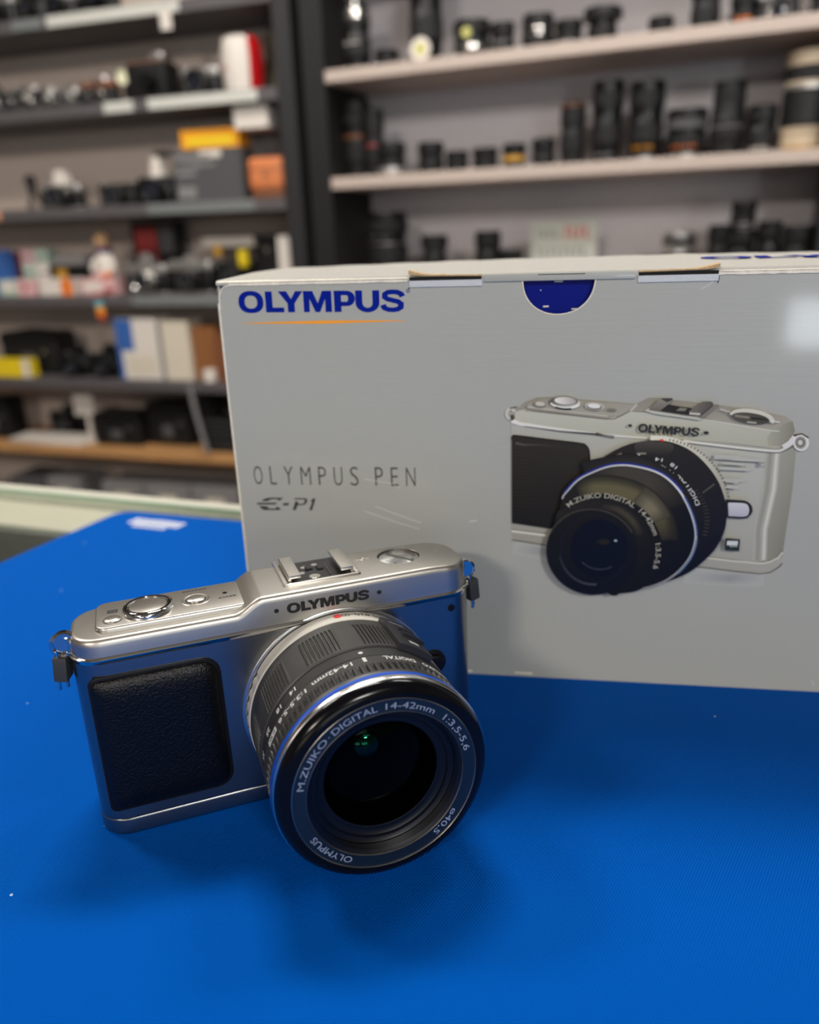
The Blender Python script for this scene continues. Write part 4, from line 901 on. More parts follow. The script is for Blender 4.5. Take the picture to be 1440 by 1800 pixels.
# palette of the things on the shelves
K = dict(black=mat('item_black', (.005, .005, .0055), rough=.32, spec=.4, var=.15), sblack=mat('item_satin_black', (.008, .008, .0085), rough=.5, spec=.35), chrome=mat('item_chrome', (.62, .61, .58), rough=.22, metal=1),
         silver=mat('item_silver', (.50, .49, .47), rough=.35, metal=.85), white=M8('item_white', (222, 214, 205), rough=.6), grey=M8('item_grey', (78, 78, 80), rough=.6), mid=M8('item_midgrey', (130, 128, 128), rough=.6),
         brown=M8('item_brown', (120, 72, 44), rough=.55, var=.15), tan=M8('item_tan_leather', (214, 128, 78), rough=.45, var=.12), orange=M8('item_orange', (250, 168, 22), rough=.5), yellow=M8('item_yellow', (236, 206, 30), rough=.5),
         red=M8('item_red', (196, 20, 26), rough=.4), dred=M8('item_dull_red', (150, 52, 50), rough=.5), blue=M8('item_blue', (52, 98, 170), rough=.5), cream=M8('item_cream', (214, 204, 186), rough=.6), card=M8('item_cardboard', (138, 88, 46), rough=.8),
         glass=mat('item_glass', (.01, .012, .02), rough=.04, coat=1), gold=M8('item_gold', (186, 140, 52), rough=.4), pink=M8('item_pink', (222, 176, 176), rough=.6), green=M8('item_pale_green', (176, 196, 180), rough=.6),
         purple=M8('item_purple', (92, 66, 110), rough=.7), skin=M8('item_beige', (190, 152, 112), rough=.7), teal=M8('item_teal', (96, 160, 170), rough=.7), orange2=M8('item_deep_orange', (236, 120, 16), rough=.6), ink=M8('item_ink', (52, 54, 52), rough=.6),
         beige=M8('item_beige_barrel', (196, 178, 152), rough=.45), sign=M8('sign_card', (184, 188, 178), rough=.7))
_cnt = [0]
def place(key_shelf, s, dep, label, cat, name, yaw=0., dz=0., group=None, tilt=0.):
    b = key_shelf[0]; T = bankT(b) @ Tr(s * MM, dep * MM, (SHZ[key_shelf] + .2 + dz) * MM) @ Rz(yaw) @ (Ry(tilt) if tilt else Matrix.Identity(4))
    o = empty(name, T); tag(o, label, cat, group); return o

GL = 'photographic lenses standing on the pale shelves'
def std_lens(sh, s, dep, w, h, label, style='plain', seed=0, ring=None, mount=None, flare=0., cap=True, dz=0., body='black', top=None, mark=None, group=GL):
    """upright lens: barrel, ribbed grips, rings, cap.  w, h in mm"""
    rd = random.Random(seed + int(w * 7 + h)); R = w / 2
    o = place(sh, s, dep + R * .2, label, 'lens', 'camera_lens', dz=dz, group=group); mb_ = K[body]
    hb = 4 if mount is None else 7
    rb = R * (.86 if mount is None else .84); rt = R * (1 + flare if flare < 0 else 1)
    r1 = R * (1 if flare <= 0 else 1 - flare)
    # barrel profile: mount end, waist, body, front
    prof = [(rb * .8, 0), (rb, .6), (rb, hb), (r1 * .93, hb + 1), (r1 * .93, h * .18), (r1 * .98, h * .20), (r1 * .98, h * .5), (r1 * .94, h * .52), (r1 * .95, h * .62), (rt, h * .68), (rt, h - 3), (rt - 1.2, h - 1.4), (rt * .9, h - 1.4), (rt * .82, h - 4)]
    MB().lathe(prof, 40).obj('barrel', mb_, o)
    for (a, b_, rr) in ((.24, .46, r1 * .985), (.7, .86, rt * 1.005)):
        n_ = 30; MB().lathe([(rr * .97, h * a), (rr * 1.012, h * a + .8), (rr * 1.012, h * b_ - .8), (rr * .97, h * b_)], n_ * 4, None, lambda i, t: 1.012 if int(t / (2 * pi) * n_ * 2) % 2 else .985, cap=False).obj('grip_ring', K['sblack'], o, 25)
    MB().lathe([(rb * 1.0, .8), (rb * 1.03, 1), (rb * 1.03, hb - .5), (rb, hb - .3)], 40, cap=False).obj('mount_ring', K[mount or 'sblack'], o)
    if cap: MB().lathe([(rt * .9, h - 3), (rt * .96, h - 1), (rt * .95, h), (rt * .7, h + .3), (rt * .68, h - .3), (0.01, h - .4)], 40).obj('lens_cap', K[top or 'black'], o)
    else: MB().lathe([(rt * .8, h - 5), (rt * .6, h - 2.2), (rt * .3, h - .6), (.01, h - .2)], 40, cap=False).obj('front_element', K['glass'], o)
    if ring: MB().lathe([(r1 * .96, h * ring[1]), (r1 * 1.02, h * ring[1] + .2), (r1 * 1.02, h * (ring[1] + ring[2])), (r1 * .96, h * (ring[1] + ring[2]) + .2)], 40, cap=False).obj('colour_ring', K[ring[0]], o)
    if mark:
        m_ = MB()
        for k in range(7):
            a = -pi / 2 - .62 + .2 * k; rr = r1 * 1.0 + .3; T_ = Tr(rr * cos(a), rr * sin(a), h * mark[1]) @ Rz(a + pi / 2)
            m_.box(-1.2, 1.2, -.3, .3, 0, 3.2 + (k % 3) * .6, T=T_)
        m_.obj('scale_marks', K[mark[0]], o, None)
    return o
L1s = 'black lens '
std_lens('R1', -868, 120, 38, 132, 'slim black lens in the dark corner, leftmost on the upper beige shelf', seed=1, body='sblack')
std_lens('R1', -794, 55, 57, 121, 'tall lens with chrome top and pale base ring near the post, upper shelf', seed=2, mount='white', top='chrome', ring=('chrome', .78, .14), mark=('white', .4))
std_lens('R1', -724, 50, 50, 33, 'very short black lens between two tall ones on the upper beige shelf', seed=3)
o = std_lens('R1', -642, 62, 66, 175, 'tallest black lens of the upper beige shelf with a white and yellow sticker', seed=4, mark=('chrome', .72))
st = MB().lathe([(21, 0), (21, 1.2), (0.01, 1.3)], 32, Tr(0, -35, 24) @ XZ).obj('sticker', K['white'], o); MB().lathe([(12, 1.2), (12, 1.8), (0.01, 1.9)], 32, Tr(0, -35, 24) @ XZ).obj('yellow_dot', mat('sticker_yellow', lin((190, 186, 112)), rough=.6), st)
o = std_lens('R1', -545, 60, 72, 66, 'squat black lens with a yellow round sticker on the upper beige shelf', seed=5, mount='chrome', ring=('chrome', .22, .12))
MB().lathe([(9.5, 0), (9.5, 1), (0.01, 1.2)], 32, Tr(0, -36.5, 42) @ XZ).obj('sticker', mat('sticker_yellow', lin((190, 186, 112)), rough=.6), o)
std_lens('R1', -482, 60, 46, 56, 'small black lens right of the yellow stickered one, upper beige shelf', seed=6, mark=('mid', .35))
std_lens('R1', -413, 60, 62, 62, 'black lens with a broad chrome patch, middle of the upper beige shelf', seed=7, flare=-.04, mark=('chrome', .4), ring=('chrome', .56, .05))
std_lens('R1', -354, 60, 51, 46, 'low black lens with a bright base mark left of the flared lens, upper beige shelf', seed=8, mark=('white', .12))
std_lens('R1', -292, 62, 70, 60, 'black lens flaring out to a wide hood, upper beige shelf', seed=9, flare=.24, cap=False)
std_lens('R1', -186, 55, 44, 31, 'tiny black lens standing alone on the right of the upper beige shelf', seed=10)
std_lens('R1', -112, 60, 50, 78, 'straight black lens cut by the top edge, right of the tiny lens', seed=11, body='sblack')
std_lens('R1', -49, 60, 44, 52, 'black lens beside the black camera on the upper beige shelf', seed=12, mark=('orange2', .2))
std_lens('R1', 72, 60, 32, 44, 'last black lens at the right end of the upper beige shelf', seed=14)
std_lens('R2', -826, 100, 66, 156, 'tall dark lens in the shadow of the post, leftmost on the second beige shelf', seed=21, body='sblack', ring=('brown', .52, .05), mark=('mid', .75))
std_lens('R2', -764, 60, 40, 132, 'second dark tall lens beside the shadowed post, second beige shelf', seed=20, body='sblack', ring=('dred', .45, .03))
std_lens('R2', -722, 50, 60, 64, 'short lens on a silver white base ring near the post, second beige shelf', seed=22, mount='white', ring=('silver', .08, .17))
std_lens('R2', -636, 60, 54, 60, 'charcoal lens next to the lens with the silver white base, second beige shelf', seed=23)
std_lens('R2', -578, 60, 47, 40, 'low black lens between the charcoal lens and a wider low one, second beige shelf', seed=24)
std_lens('R2', -517, 60, 52, 42, 'low wide black lens left of the gold ringed one, second beige shelf', seed=25)
std_lens('R2', -456, 60, 46, 46, 'small black lens with a golden ring, second beige shelf', seed=26, ring=('gold', .3, .2))
std_lens('R2', -396, 60, 46, 51, 'small black lens right of the golden ringed one, second beige shelf', seed=27, mark=('ink', .3))
std_lens('R2', -339, 60, 48, 110, 'slender black lens with a brownish front, first of the tall group', seed=28, body='sblack', ring=('brown', .93, .03))
std_lens('R2', -274, 60, 58, 141, 'tallest straight black lens of the tall group, second beige shelf', seed=29, mark=('mid', .08))
std_lens('R2', -202, 60, 63, 134, 'tall black lens with orange figures near a silver foot', seed=30, mount='silver', mark=('orange', .15))
std_lens('R2', -128, 60, 72, 82, 'stout short lens with red orange figures and silver foot, between two tall lenses', seed=31, mount='silver', mark=('orange2', .2), ring=('grey', .6, .2))
std_lens('R2', -58, 60, 60, 122, 'tall black lens tapering to a narrower front, right of the stout short one', seed=32, flare=-.1, body='sblack', ring=('mid', .38, .015))
std_lens('R2', 0, 60, 48, 79, 'medium black lens with white figures at its foot, left of the beige tele lens', seed=33, mark=('white', .08))
o = std_lens('R2', 68, 60, 76, 156, 'large beige tele lens with a wide black band, right end of the second shelf', seed=34, body='beige', top='beige', mount='gold')
MB().lathe([(36, 42), (39, 42.5), (39, 96), (36, 96.5)], 48, cap=False).obj('rubber_band', K['sblack'], o)
MB().lathe([(36, 97), (39.2, 97.5), (39.2, 104), (36, 104.5)], 48, cap=False).obj('chrome_ring', K['silver'], o)
std_lens('R3', -744, 60, 88, 131, 'big black lens standing behind the top left of the carton, lowest visible beige shelf', seed=41, mark=('mid', .6), ring=('silver', .5, .012))
std_lens('R3', -632, 60, 58, 81, 'conical black lens second from the left behind the carton top', seed=42, flare=.1)
std_lens('R3', -511, 60, 54, 86, 'black lens third from the left behind the carton top', seed=43)
std_lens('R3', -459, 60, 49, 48, 'low black lens left of the little price sign behind the carton', seed=44)
std_lens('R3', -125, 60, 60, 73, 'short lens with a silver barrel and black front behind the carton', seed=45, body='silver', top='black')
std_lens('R3', -48, 80, 52, 84, 'black lens at the left of the dark pile behind the carton, under a stacked one', seed=46, body='sblack')
std_lens('R3', -14, 45, 52, 76, 'black lens carrying another lens on its cap, behind the carton', seed=47)
std_lens('R3', -14, 45, 44, 46, 'black lens stacked on top of another lens behind the carton', seed=48, dz=78, mark=('silver', .1))
std_lens('R3', 34, 60, 42, 88, 'slim black lens right of the stacked pair behind the carton', seed=49)
std_lens('R3', 84, 60, 54, 79, 'wide black lens at the far right behind the carton', seed=50, body='sblack', top='grey')
# small price sign
o = place('R3', -355, 92, 'small pale price card with red lettering above grey lettering, behind the carton', 'sign', 'price_card', tilt=0)
MB().box(-68, 68, -1, 1, 0, 101, .4, 1).obj('card', K['sign'], o)
def strokes(nm, x0, x1, z0, z1, n_, m):
    q = MB(); w_ = (x1 - x0) / n_
    for k in range(n_): q.box(x0 + k * w_, x0 + (k + .3) * w_, -1.4, -.9, z0, z1); q.box(x0 + k * w_, x0 + (k + .75) * w_, -1.4, -.9, (z0 if k % 2 else z1 - 4), (z0 + 4 if k % 2 else z1))
    q.obj(nm, m, o, None)
strokes('red_lettering', 2, 56, 66, 90, 4, K['red']); strokes('grey_lettering', -56, -8, 68, 86, 4, K['mid']); strokes('small_lettering', -56, 52, 30, 50, 8, K['mid'])

# ---- cameras
GC = 'old cameras on the dark shelves'
def std_cam(sh, s, dep, w, h, label, top='silver', skin='black', hump=.28, lens='black', lens_r=.22, lens_len=30, yaw=0., dz=0., seed=0, name='film_camera', lens_x=.04, d=34, group=GC, hood=None):
    """still camera facing the room: body, cover, viewfinder, lens, dials"""
    rd = random.Random(seed); o = place(sh, s, dep, label, 'camera', name, yaw=yaw, dz=dz, group=group)
    hb = h * (1 - hump); cx = w * lens_x
    out = rrect(-w / 2, w / 2, -d / 2, d / 2, min(d * .38, 12))
    MB().prism(out, 0, hb * .72, 1.2).obj('body', K[skin], o)
    MB().prism(rrect(-w / 2 - .3, w / 2 + .3, -d / 2 - .3, d / 2 + .3, min(d * .38, 12)), hb * .72, hb, 2).obj('top_cover', K[top], o)
    MB().prism(rrect(-w / 2 - .2, w / 2 + .2, -d / 2 - .2, d / 2 + .2, min(d * .38, 12)), -.1, 4, .8).obj('base_plate', K[top], o)
    if hump > .12:                                          # pentaprism
        a = w * .17; v = [(cx - a, -d * .42, hb - 1), (cx + a, -d * .42, hb - 1), (cx + a, d * .4, hb - 1), (cx - a, d * .4, hb - 1), (cx - a * .62, -d * .36, h), (cx + a * .62, -d * .36, h), (cx + a * .7, d * .28, h * .97), (cx - a * .7, d * .28, h * .97)]
        bm = bmesh.new(); vv = [bm.verts.new(p) for p in v]
        for f in ((0, 1, 5, 4), (1, 2, 6, 5), (2, 3, 7, 6), (3, 0, 4, 7), (4, 5, 6, 7), (3, 2, 1, 0)): bm.faces.new([vv[i] for i in f])
        bmesh.ops.bevel(bm, geom=bm.edges[:], offset=1.6, segments=2, affect='EDGES'); MB().bm(bm).obj('viewfinder_hump', K[hood or top], o)
    else:
        MB().box(cx - w * .1, cx + w * .1, -d / 2 - .8, -d / 2 + 2, hb * .78, hb * .94, .6, 1).obj('viewfinder_window', K['glass'], o)
    zc = hb * .46; r = min(w * lens_r, hb * .5)
    T_ = Tr(cx, -d / 2, zc) @ XZ
    lb = MB().lathe([(r * 1.05, -1), (r * 1.05, 3), (r * .92, 3.5), (r * .92, lens_len * .45), (r, lens_len * .5), (r, lens_len * .92), (r * .94, lens_len), (r * .8, lens_len), (r * .7, lens_len - 3)], 36, T_, cap=False).obj('lens_barrel', K[lens], o)
    MB().lathe([(r * 1.1, 0), (r * 1.1, 2.4), (r * .95, 2.6)], 36, T_, cap=False).obj('lens_mount', K['chrome'], o)
    MB().lathe([(r * .96, lens_len - .6), (r * .99, lens_len + .3), (r * .88, lens_len + .3)], 36, T_, cap=False).obj('filter_rim', K['chrome' if rd.random() < .6 else 'black'], lb)
    MB().lathe([(r * .72, lens_len - 3.2), (r * .4, lens_len - 1.6), (0.01, lens_len - 1)], 30, T_, cap=False).obj('front_element', K['glass'], lb)
    for q, rr, hh in ((-.36, .065, 5), (.34, .075, 4.2), (-.22, .035, 3.4)):
        MB().lathe([(w * rr, 0), (w * rr, hh - .8), (w * rr - .8, hh), (0.01, hh)], 24, Tr(w * q, 0, hb - .2)).obj('dial', K['chrome'], o)
    for sx in (-1, 1):
        MB().tube([(sx * (w / 2 + 1.5 + 2.4 * cos(a)), 2.2 * sin(a), hb * .8 + 2.4 * sin(a)) for a in [2 * pi * k / 10 for k in range(10)]], .6, 6, True).obj('strap_lug', K['chrome'], o)
    return o
std_cam('R1', 5, 75, 70, 54, 'small black camera with a red mark on the right of the upper beige shelf', top='black', lens_len=14, group=None, name='compact_camera', seed=2)
std_cam('L0', -1556, 60, 84, 96, 'silver camera at the far left of the topmost shelf', seed=3)
std_cam('L0', -1462, 60, 74, 84, 'dark camera with a narrow pale front, second on the topmost shelf', top='black', seed=4)
std_cam('L0', -1378, 60, 76, 86, 'camera with a bright round dome, third on the topmost shelf', seed=5, hump=.35)
std_cam('L0', -1280, 60, 100, 78, 'brownish dark camera, rightmost seen on the topmost shelf', top='brown', hump=.05, seed=6)
std_cam('L1', -1622, 55, 76, 68, 'dark camera with a chrome lens cut by the left edge, second shelf down', top='black', lens='chrome', seed=7)
std_cam('L1', -1534, 62, 84, 58, 'silver rangefinder camera second from the left on the second shelf down', hump=.05, lens='chrome', seed=8)
std_cam('L1', -1462, 52, 56, 50, 'small chrome camera with a shiny round lens, second shelf down', hump=.06, lens='chrome', lens_r=.34, seed=9)
std_cam('L1', -1402, 60, 64, 54, 'pale silver camera left of the brown leather one, second shelf down', hump=.2, lens='silver', seed=10)
o = std_cam('L1', -1322, 70, 96, 58, 'folding camera with brown leather and a chrome finder, second shelf down', top='brown', hump=.05, lens='chrome', lens_r=.14, seed=11)
MB().lathe([(9, 0), (9, 12), (7, 14), (0.01, 14)], 24, Tr(16, 0, 54)).obj('finder', K['chrome'], o)
# large black box camera with a pale disc painted in for a round glint
o = place('L1', -1172, 70, 'large black box camera with a silver top finder and a pale disc for a round glint', 'camera', 'box_camera')
MB().prism(rrect(-52, 52, -34, 34, 4), 0, 78, 3).obj('body', K['sblack'], o); MB().box(-48, 48, -30, 30, 78, 82, 1, 1).obj('brown_cover', K['brown'], o)
MB().box(8, 46, -22, 22, 82, 100, 5, 2).obj('finder', K['silver'], o)
MB().lathe([(18, 0), (18, 16), (14, 22), (14, 30), (12, 30), (10, 26)], 36, Tr(14, -34, 36) @ XZ).obj('lens_barrel', K['black'], o)
fl = MB().box(-78, -54, -12, 12, 0, 44, 2, 1).obj('disc_arm', K['black'], o); MB().lathe([(0.01, 3), (9, 4), (15, 8), (16.5, 12), (16, 12), (13, 7)], 36, Tr(-66, -14, 56) @ XZ).obj('glint_disc', M8('glint_white', (238, 236, 205), rough=.3), fl)
for q in (-40, -28, 34): MB().box(q, q + 3, -34.6, -33.8, 6, 72).obj('front_rib', K['black'], o)
std_cam('L1', -1038, 62, 104, 66, 'black camera with pale grey top and a chrome ringed lens, left of the white tin', hump=.1, lens='black', lens_r=.26, seed=12)
# white and red round tin
o = place('L1', -930, 60, 'white round tin with a bright red side, standing on the second shelf down', 'tin', 'round_tin', yaw=-.35)
MB().lathe([(40, 0), (43, 2), (46, 30), (47.5, 56), (46, 84), (42, 106), (38, 110), (34, 111), (0.01, 112)], 48, a0=radians(-225), a1=radians(-25)).obj('white_side', K['white'], o)
MB().lathe([(40, 0), (43, 2), (46, 30), (47.5, 56), (46, 84), (42, 106), (38, 110), (34, 111), (0.01, 112)], 48, a0=radians(-25), a1=radians(135)).obj('red_side', K['red'], o)
MB().lathe([(47.6, 44), (48, 45), (48, 52), (47.6, 53)], 24, a0=radians(-150), a1=radians(-90), cap=False).obj('red_stripe', K['pink'], o)
o = place('L1', -886, 150, 'olive drab cup in the corner behind the white and red tin', 'cup', 'olive_cup')
MB().lathe([(24, 0), (27, 3), (27, 126), (25, 128), (23, 126), (22, 8), (0.01, 6)], 32).obj('cup_wall', M8('olive_paint', (98, 88, 66), rough=.5), o)
MB().tube([(24 + 14 * sin(a), 0, 62 + 30 * cos(a)) for a in [pi * k / 10 for k in range(11)]], 3.2, 8).obj('handle', M8('olive_paint', (98, 88, 66)), o)
# --- third shelf down
o = place('L2', -1569, 60, 'small black table tripod with a fat head at the left of the third shelf down', 'tripod', 'table_tripod')
MB().lathe([(8, 40), (10, 44), (10, 60), (14, 62), (14, 80), (10, 83), (0.01, 84)], 28).obj('head', K['black'], o)
for k in range(3): a = 2 * pi * k / 3 + .5; MB().tube([(4 * cos(a), 4 * sin(a), 46), (22 * cos(a), 22 * sin(a), 3)], [3.4, 2.4], 8).obj('leg', K['black'], o)
std_cam('L2', -1474, 60, 128, 90, 'silver topped reflex camera with a big pale prism, third shelf down', hump=.38, lens='black', lens_r=.2, seed=13, hood='white')
std_cam('L2', -1306, 62, 108, 58, 'low black camera in the middle of the third shelf down', top='black', hump=.12, seed=14, lens_r=.24)
std_cam('L2', -1192, 60, 98, 106, 'black reflex camera with white prism and black hood, third shelf down', top='black', hump=.42, seed=15, hood='white', lens_r=.3, lens_x=.08)
o = place('L2', -1165, 62, 'black flash hood sitting above the white prism of the reflex camera', 'flash', 'flash_unit', dz=107); MB().box(-20, 20, -14, 14, 0, 12, 4, 2).obj('housing', K['sblack'], o)
def carton_(sh, s, dep, w, h, d, label, col, name='carton', dz=0., yaw=0., cat='box', faces=(), group=None, kind_label=None):
    o = place(sh, s, dep + d / 2, label, cat, name, yaw=yaw, dz=dz, group=group)
    MB().box(-w / 2, w / 2, -d / 2, d / 2, 0, h, .8, 1).obj('box_body', K[col], o)
    MB().box(-w / 2 - .3, w / 2 + .3, -d / 2 - .3, d / 2 + .3, h * .86 if h > 30 else h - 5, h + .4, .8, 1).obj('lid', K[col], o)
    for (nm, c, x0, x1, z0, z1) in faces: MB().box(-w / 2 + w * x0, -w / 2 + w * x1, -d / 2 - .9, -d / 2 + .2, h * z0, h * z1).obj(nm, K[c], o, None)
    return o
carton_('L2', -1032, 30, 180, 115, 90, 'dark grey carton with pale lines of print, under the orange box', 'grey', faces=[('print_line', 'mid', .03, .55, .80, .9), ('print_line', 'white', .40, .72, .83, .96), ('print_line', 'mid', .03, .4, .64, .74), ('print_line', 'mid', .03, .62, .68, .74), ('print_line', 'mid', .03, .32, .5, .58), ('print_line', 'mid', .03, .3, .08, .3)])
carton_('L2', -1028, 45, 150, 40, 60, 'bright orange flat box lying on the dark grey carton', 'orange', name='film_box', dz=116.5, yaw=.06, faces=[('label', 'yellow', .1, .9, .2, .6)])
o = place('L2', -884, 62, 'orange tan leather camera case with a dark base, by the black post', 'case', 'leather_case')
MB().prism(rrect(-48, 48, -30, 30, 16), 18, 90, 14, seg=5).obj('case_shell', K['tan'], o); MB().prism(rrect(-45, 45, -28, 28, 15), 0, 22, 4).obj('case_base', K['brown'], o)
MB().prism(rrect(-48.6, 48.6, -30.6, 30.6, 16), 62, 65, .8).obj('seam', K['brown'], o); MB().lathe([(5, 0), (5, 2.5), (0.01, 3)], 16, Tr(0, -30, 52) @ XZ).obj('snap_button', K['chrome'], o)
carton_('L2', -906, 96, 76, 148, 60, 'dark green grey carton behind the tan leather case, a white card on top', 'grey', name='carton')
carton_('L2', -904, 22, 84, 46, 60, 'white carton on top of the dark one behind the tan leather case', 'white', name='carton', dz=149)
o = place('L2', -968, 160, 'round black knob like viewfinder left of the white carton, third shelf down', 'viewfinder', 'viewfinder'); MB().box(-12, 12, -14, 14, 0, 96, 2, 1).obj('stand', K['grey'], o); MB().lathe([(14, 0), (14, 20), (11, 22), (0.01, 22)], 28, Tr(0, -2, 112) @ XZ).obj('eyepiece', K['black'], o)
# --- fourth shelf down
o = carton_('L3', -1708, 20, 46, 116, 60, 'upright blue carton with a white flash at the left edge, fourth shelf down', 'blue', faces=[('white_patch', 'white', .0, .35, .1, .6)])
o = place('L3', -1692, 120, 'round dull red tin standing behind the upright blue carton', 'tin', 'round_tin'); MB().lathe([(38, -9), (39, -8), (39, 8), (38, 9)], 40, Tr(0, 0, 74) @ XZ).obj('tin_body', K['dred'], o); MB().box(-14, 14, -8, 8, 0, 37).obj('stand', K['sblack'], o)
GF = 'pale film boxes on the fourth shelf down'
n_ = 0
for r_i in range(3):
    for c_i in range(2):
        lab = ['lower', 'middle', 'upper'][r_i] + (' left' if c_i == 0 else ' right') + ' box of the white film box stack, fourth shelf down'
        carton_('L3', -1642 + c_i * 45, 80, 43, 38, 44, lab, ['white', 'green', 'pink'][(r_i + c_i * 2) % 3], name='film_box', dz=r_i * 39.2, group=GF, faces=[('label', 'mid', .15, .85, .3, .5)])
carton_('L3', -1662, 10, 56, 40, 50, 'pale green film box in front of the white stack, fourth shelf down', 'green', name='film_box', group=GF, faces=[('label', 'white', .2, .9, .3, .9)])
carton_('L3', -1602, 10, 58, 40, 50, 'pinkish film box in front of the white stack, fourth shelf down', 'pink', name='film_box', group=GF, faces=[('label', 'dred', .35, .6, .4, .7)])
carton_('L3', -1520, 80, 116, 42, 50, 'black carton with a mustard label behind the orange ended box', 'black', name='carton', dz=30, faces=[('label', 'gold', .2, .5, .1, .8)])
carton_('L3', -1520, 82, 110, 28, 48, 'plain black carton under the one with a mustard label', 'sblack', name='carton')
carton_('L3', -1508, 80, 104, 24, 46, 'flat pale grey carton lying on the mustard labelled one', 'mid', name='carton', dz=73.5)
o = carton_('L3', -1508, 12, 104, 41, 52, 'white film box with a bright orange end, front of the fourth shelf down', 'white', name='film_box', faces=[('orange_end', 'orange2', .68, 1.003, 0, 1.01)])
# soft toy on a pink box
carton_('L3', -1390, 30, 104, 40, 62, 'pink and white box under the soft toy, fourth shelf down', 'pink', name='carton', faces=[('label', 'white', .1, .6, .2, .8), ('label', 'dred', .7, .95, .1, .4)])
o = place('L3', -1378, 64, 'small soft doll with beige head and purple scarf sitting on the pink box', 'toy', 'soft_toy', dz=41.5)
MB().lathe([(.01, 0), (24, 3), (27, 18), (24, 42), (15, 62), (9, 68), (.01, 70)], 28).obj('torso', K['white'], o)
MB().lathe([(.01, 0), (13, 4), (20, 14), (21, 24), (16, 37), (8, 43), (.01, 44)], 28, Tr(-4, 0, 68)).obj('head', K['skin'], o)
MB().tube([(17 * cos(a) - 2, 15 * sin(a), 67 + 2 * sin(3 * a)) for a in [2 * pi * k / 18 for k in range(18)]], 6.5, 10, True).obj('scarf', K['purple'], o)
for sx in (-1, 1):
    MB().tube([(sx * 18, -6, 50), (sx * 30, -14, 34), (sx * 32, -20, 16)], [8, 7, 6], 10).obj('arm', K['white'], o); MB().tube([(sx * 12, -16, 8), (sx * 15, -28, 6), (sx * 16, -34, 8)], [9, 8, 7], 10).obj('leg', K['orange2' if sx > 0 else 'pink'], o)
# rainbow strap hanging over the shelf edge
o = place('L3', -1368, 0, 'rainbow camera strap hanging over the shelf edge below the soft toy', 'strap', 'rainbow_strap')
for i, c in enumerate(('dred', 'teal', 'teal', 'orange', 'orange2', 'dred')):
    z1 = 4 - i * 11; mbx = MB().box(-12 + i * .8, 10 + i * .9, -5.5 + (0 if i else 0), -3.5, z1 - 11, z1); mbx.obj('colour_band', K[c], o, None)
MB().box(-12, 10, -5.5, 22, 4, 6).obj('strap_end', K['dred'], o, None)
carton_('L3', -1262, 120, 138, 176, 40, 'black display case with a red panel, tall against the back of the fourth shelf down', 'black', name='display_case', cat='case', faces=[('red_panel', 'dred', .08, .55, .38, .92), ('red_band', 'red', .1, .55, .5, .62), ('clear_window', 'grey', .6, .9, .55, .95)])
std_cam('L3', -1252, 55, 128, 100, 'chrome reflex camera in front of the black case with the red panel', seed=16, lens='chrome', hump=.3)
std_cam('L3', -1122, 55, 130, 92, 'silver topped black camera with strap rings, behind the top left corner of the carton', seed=17, hump=.15, lens_r=.16)
std_cam('L3', -1012, 82, 104, 84, 'black camera with yellow trim, right of the silver topped one', seed=18, top='black', hump=.12)
o = place('L3', -1040, 52, 'small yellow film canister on the black camera behind the carton corner', 'canister', 'film_canister', dz=88); MB().lathe([(11, 0), (11.5, 1), (11.5, 18), (12.5, 19), (12.5, 24), (0.01, 25)], 24).obj('canister_body', K['gold'], o)
o = place('L3', -972, 52, 'taller yellow film canister right of the small one, behind the carton corner', 'canister', 'film_canister', dz=62); MB().lathe([(13, 0), (13.5, 1), (13.5, 30), (14.5, 31), (14.5, 38), (0.01, 39)], 24).obj('canister_body', K['yellow'], o); MB().box(-14, 14, -14, 14, -62, 0, 1, 1).obj('pedestal', K['black'], o)
carton_('L3', -1026, 90, 154, 22, 60, 'long flat white box lying across the cameras on the fourth shelf down', 'white', name='flat_box', dz=108)
o = carton_('L3', -926, 90, 68, 134, 60, 'tall black leather case by the post behind the carton', 'sblack', name='camera_case', cat='case', faces=[('clasp', 'chrome', .42, .58, .7, .78)])
o = place('L3', -858, 50, 'narrow upright white card leaning next to the black post, fourth shelf down', 'card', 'white_card', tilt=0); MB().box(-17, 17, -3, 3, 0, 131, .5, 1).obj('card', K['white'], o)
# --- fifth shelf down
def bag(sh, s, dep, w, h, d, label, col='sblack', dz=0., yaw=0., strap=True):
    o = place(sh, s, dep + d / 2, label, 'bag', 'camera_bag', yaw=yaw, dz=dz)
    MB().prism(rrect(-w / 2, w / 2, -d / 2, d / 2, 10), 0, h * .86, 8, seg=4).obj('bag_body', K[col], o)
    bm = bmesh.new(); bmesh.ops.create_cube(bm, size=1, matrix=Tr(0, -1, h * .84) @ Matrix.Diagonal((w + 3, d + 5, h * .3, 1))); bmesh.ops.bevel(bm, geom=bm.edges[:], offset=7, segments=3, affect='EDGES'); MB().bm(bm).obj('flap', K['black'], o)
    MB().box(-w * .12, w * .12, -d / 2 - 6, -d / 2, h * .2, h * .5, 2, 2).obj('pocket', K['grey'], o)
    if strap: MB().tube([(w * .46 * cos(a), 0, h * .8 + h * .24 * sin(a)) for a in [pi * k / 14 for k in range(15)]], 3.2, 8).obj('strap', K['black'], o)
    MB().lathe([(5, 0), (5, 2), (3, 2.4), (3, 0)], 18, Tr(w * .3, -d / 2 - 3.5, h * .55) @ XZ).obj('buckle', K['chrome'], o)
    return o
bag('L4', -1676, 56, 190, 116, 90, 'big black camera bag at the left of the fifth shelf down, behind the yellow box', strap=True)
carton_('L4', -1712, 0, 160, 48, 34, 'yellow box with a white end lying at the front of the fifth shelf down', 'yellow', name='flat_box', faces=[('white_end', 'white', .86, 1.003, 0, 1.0)])
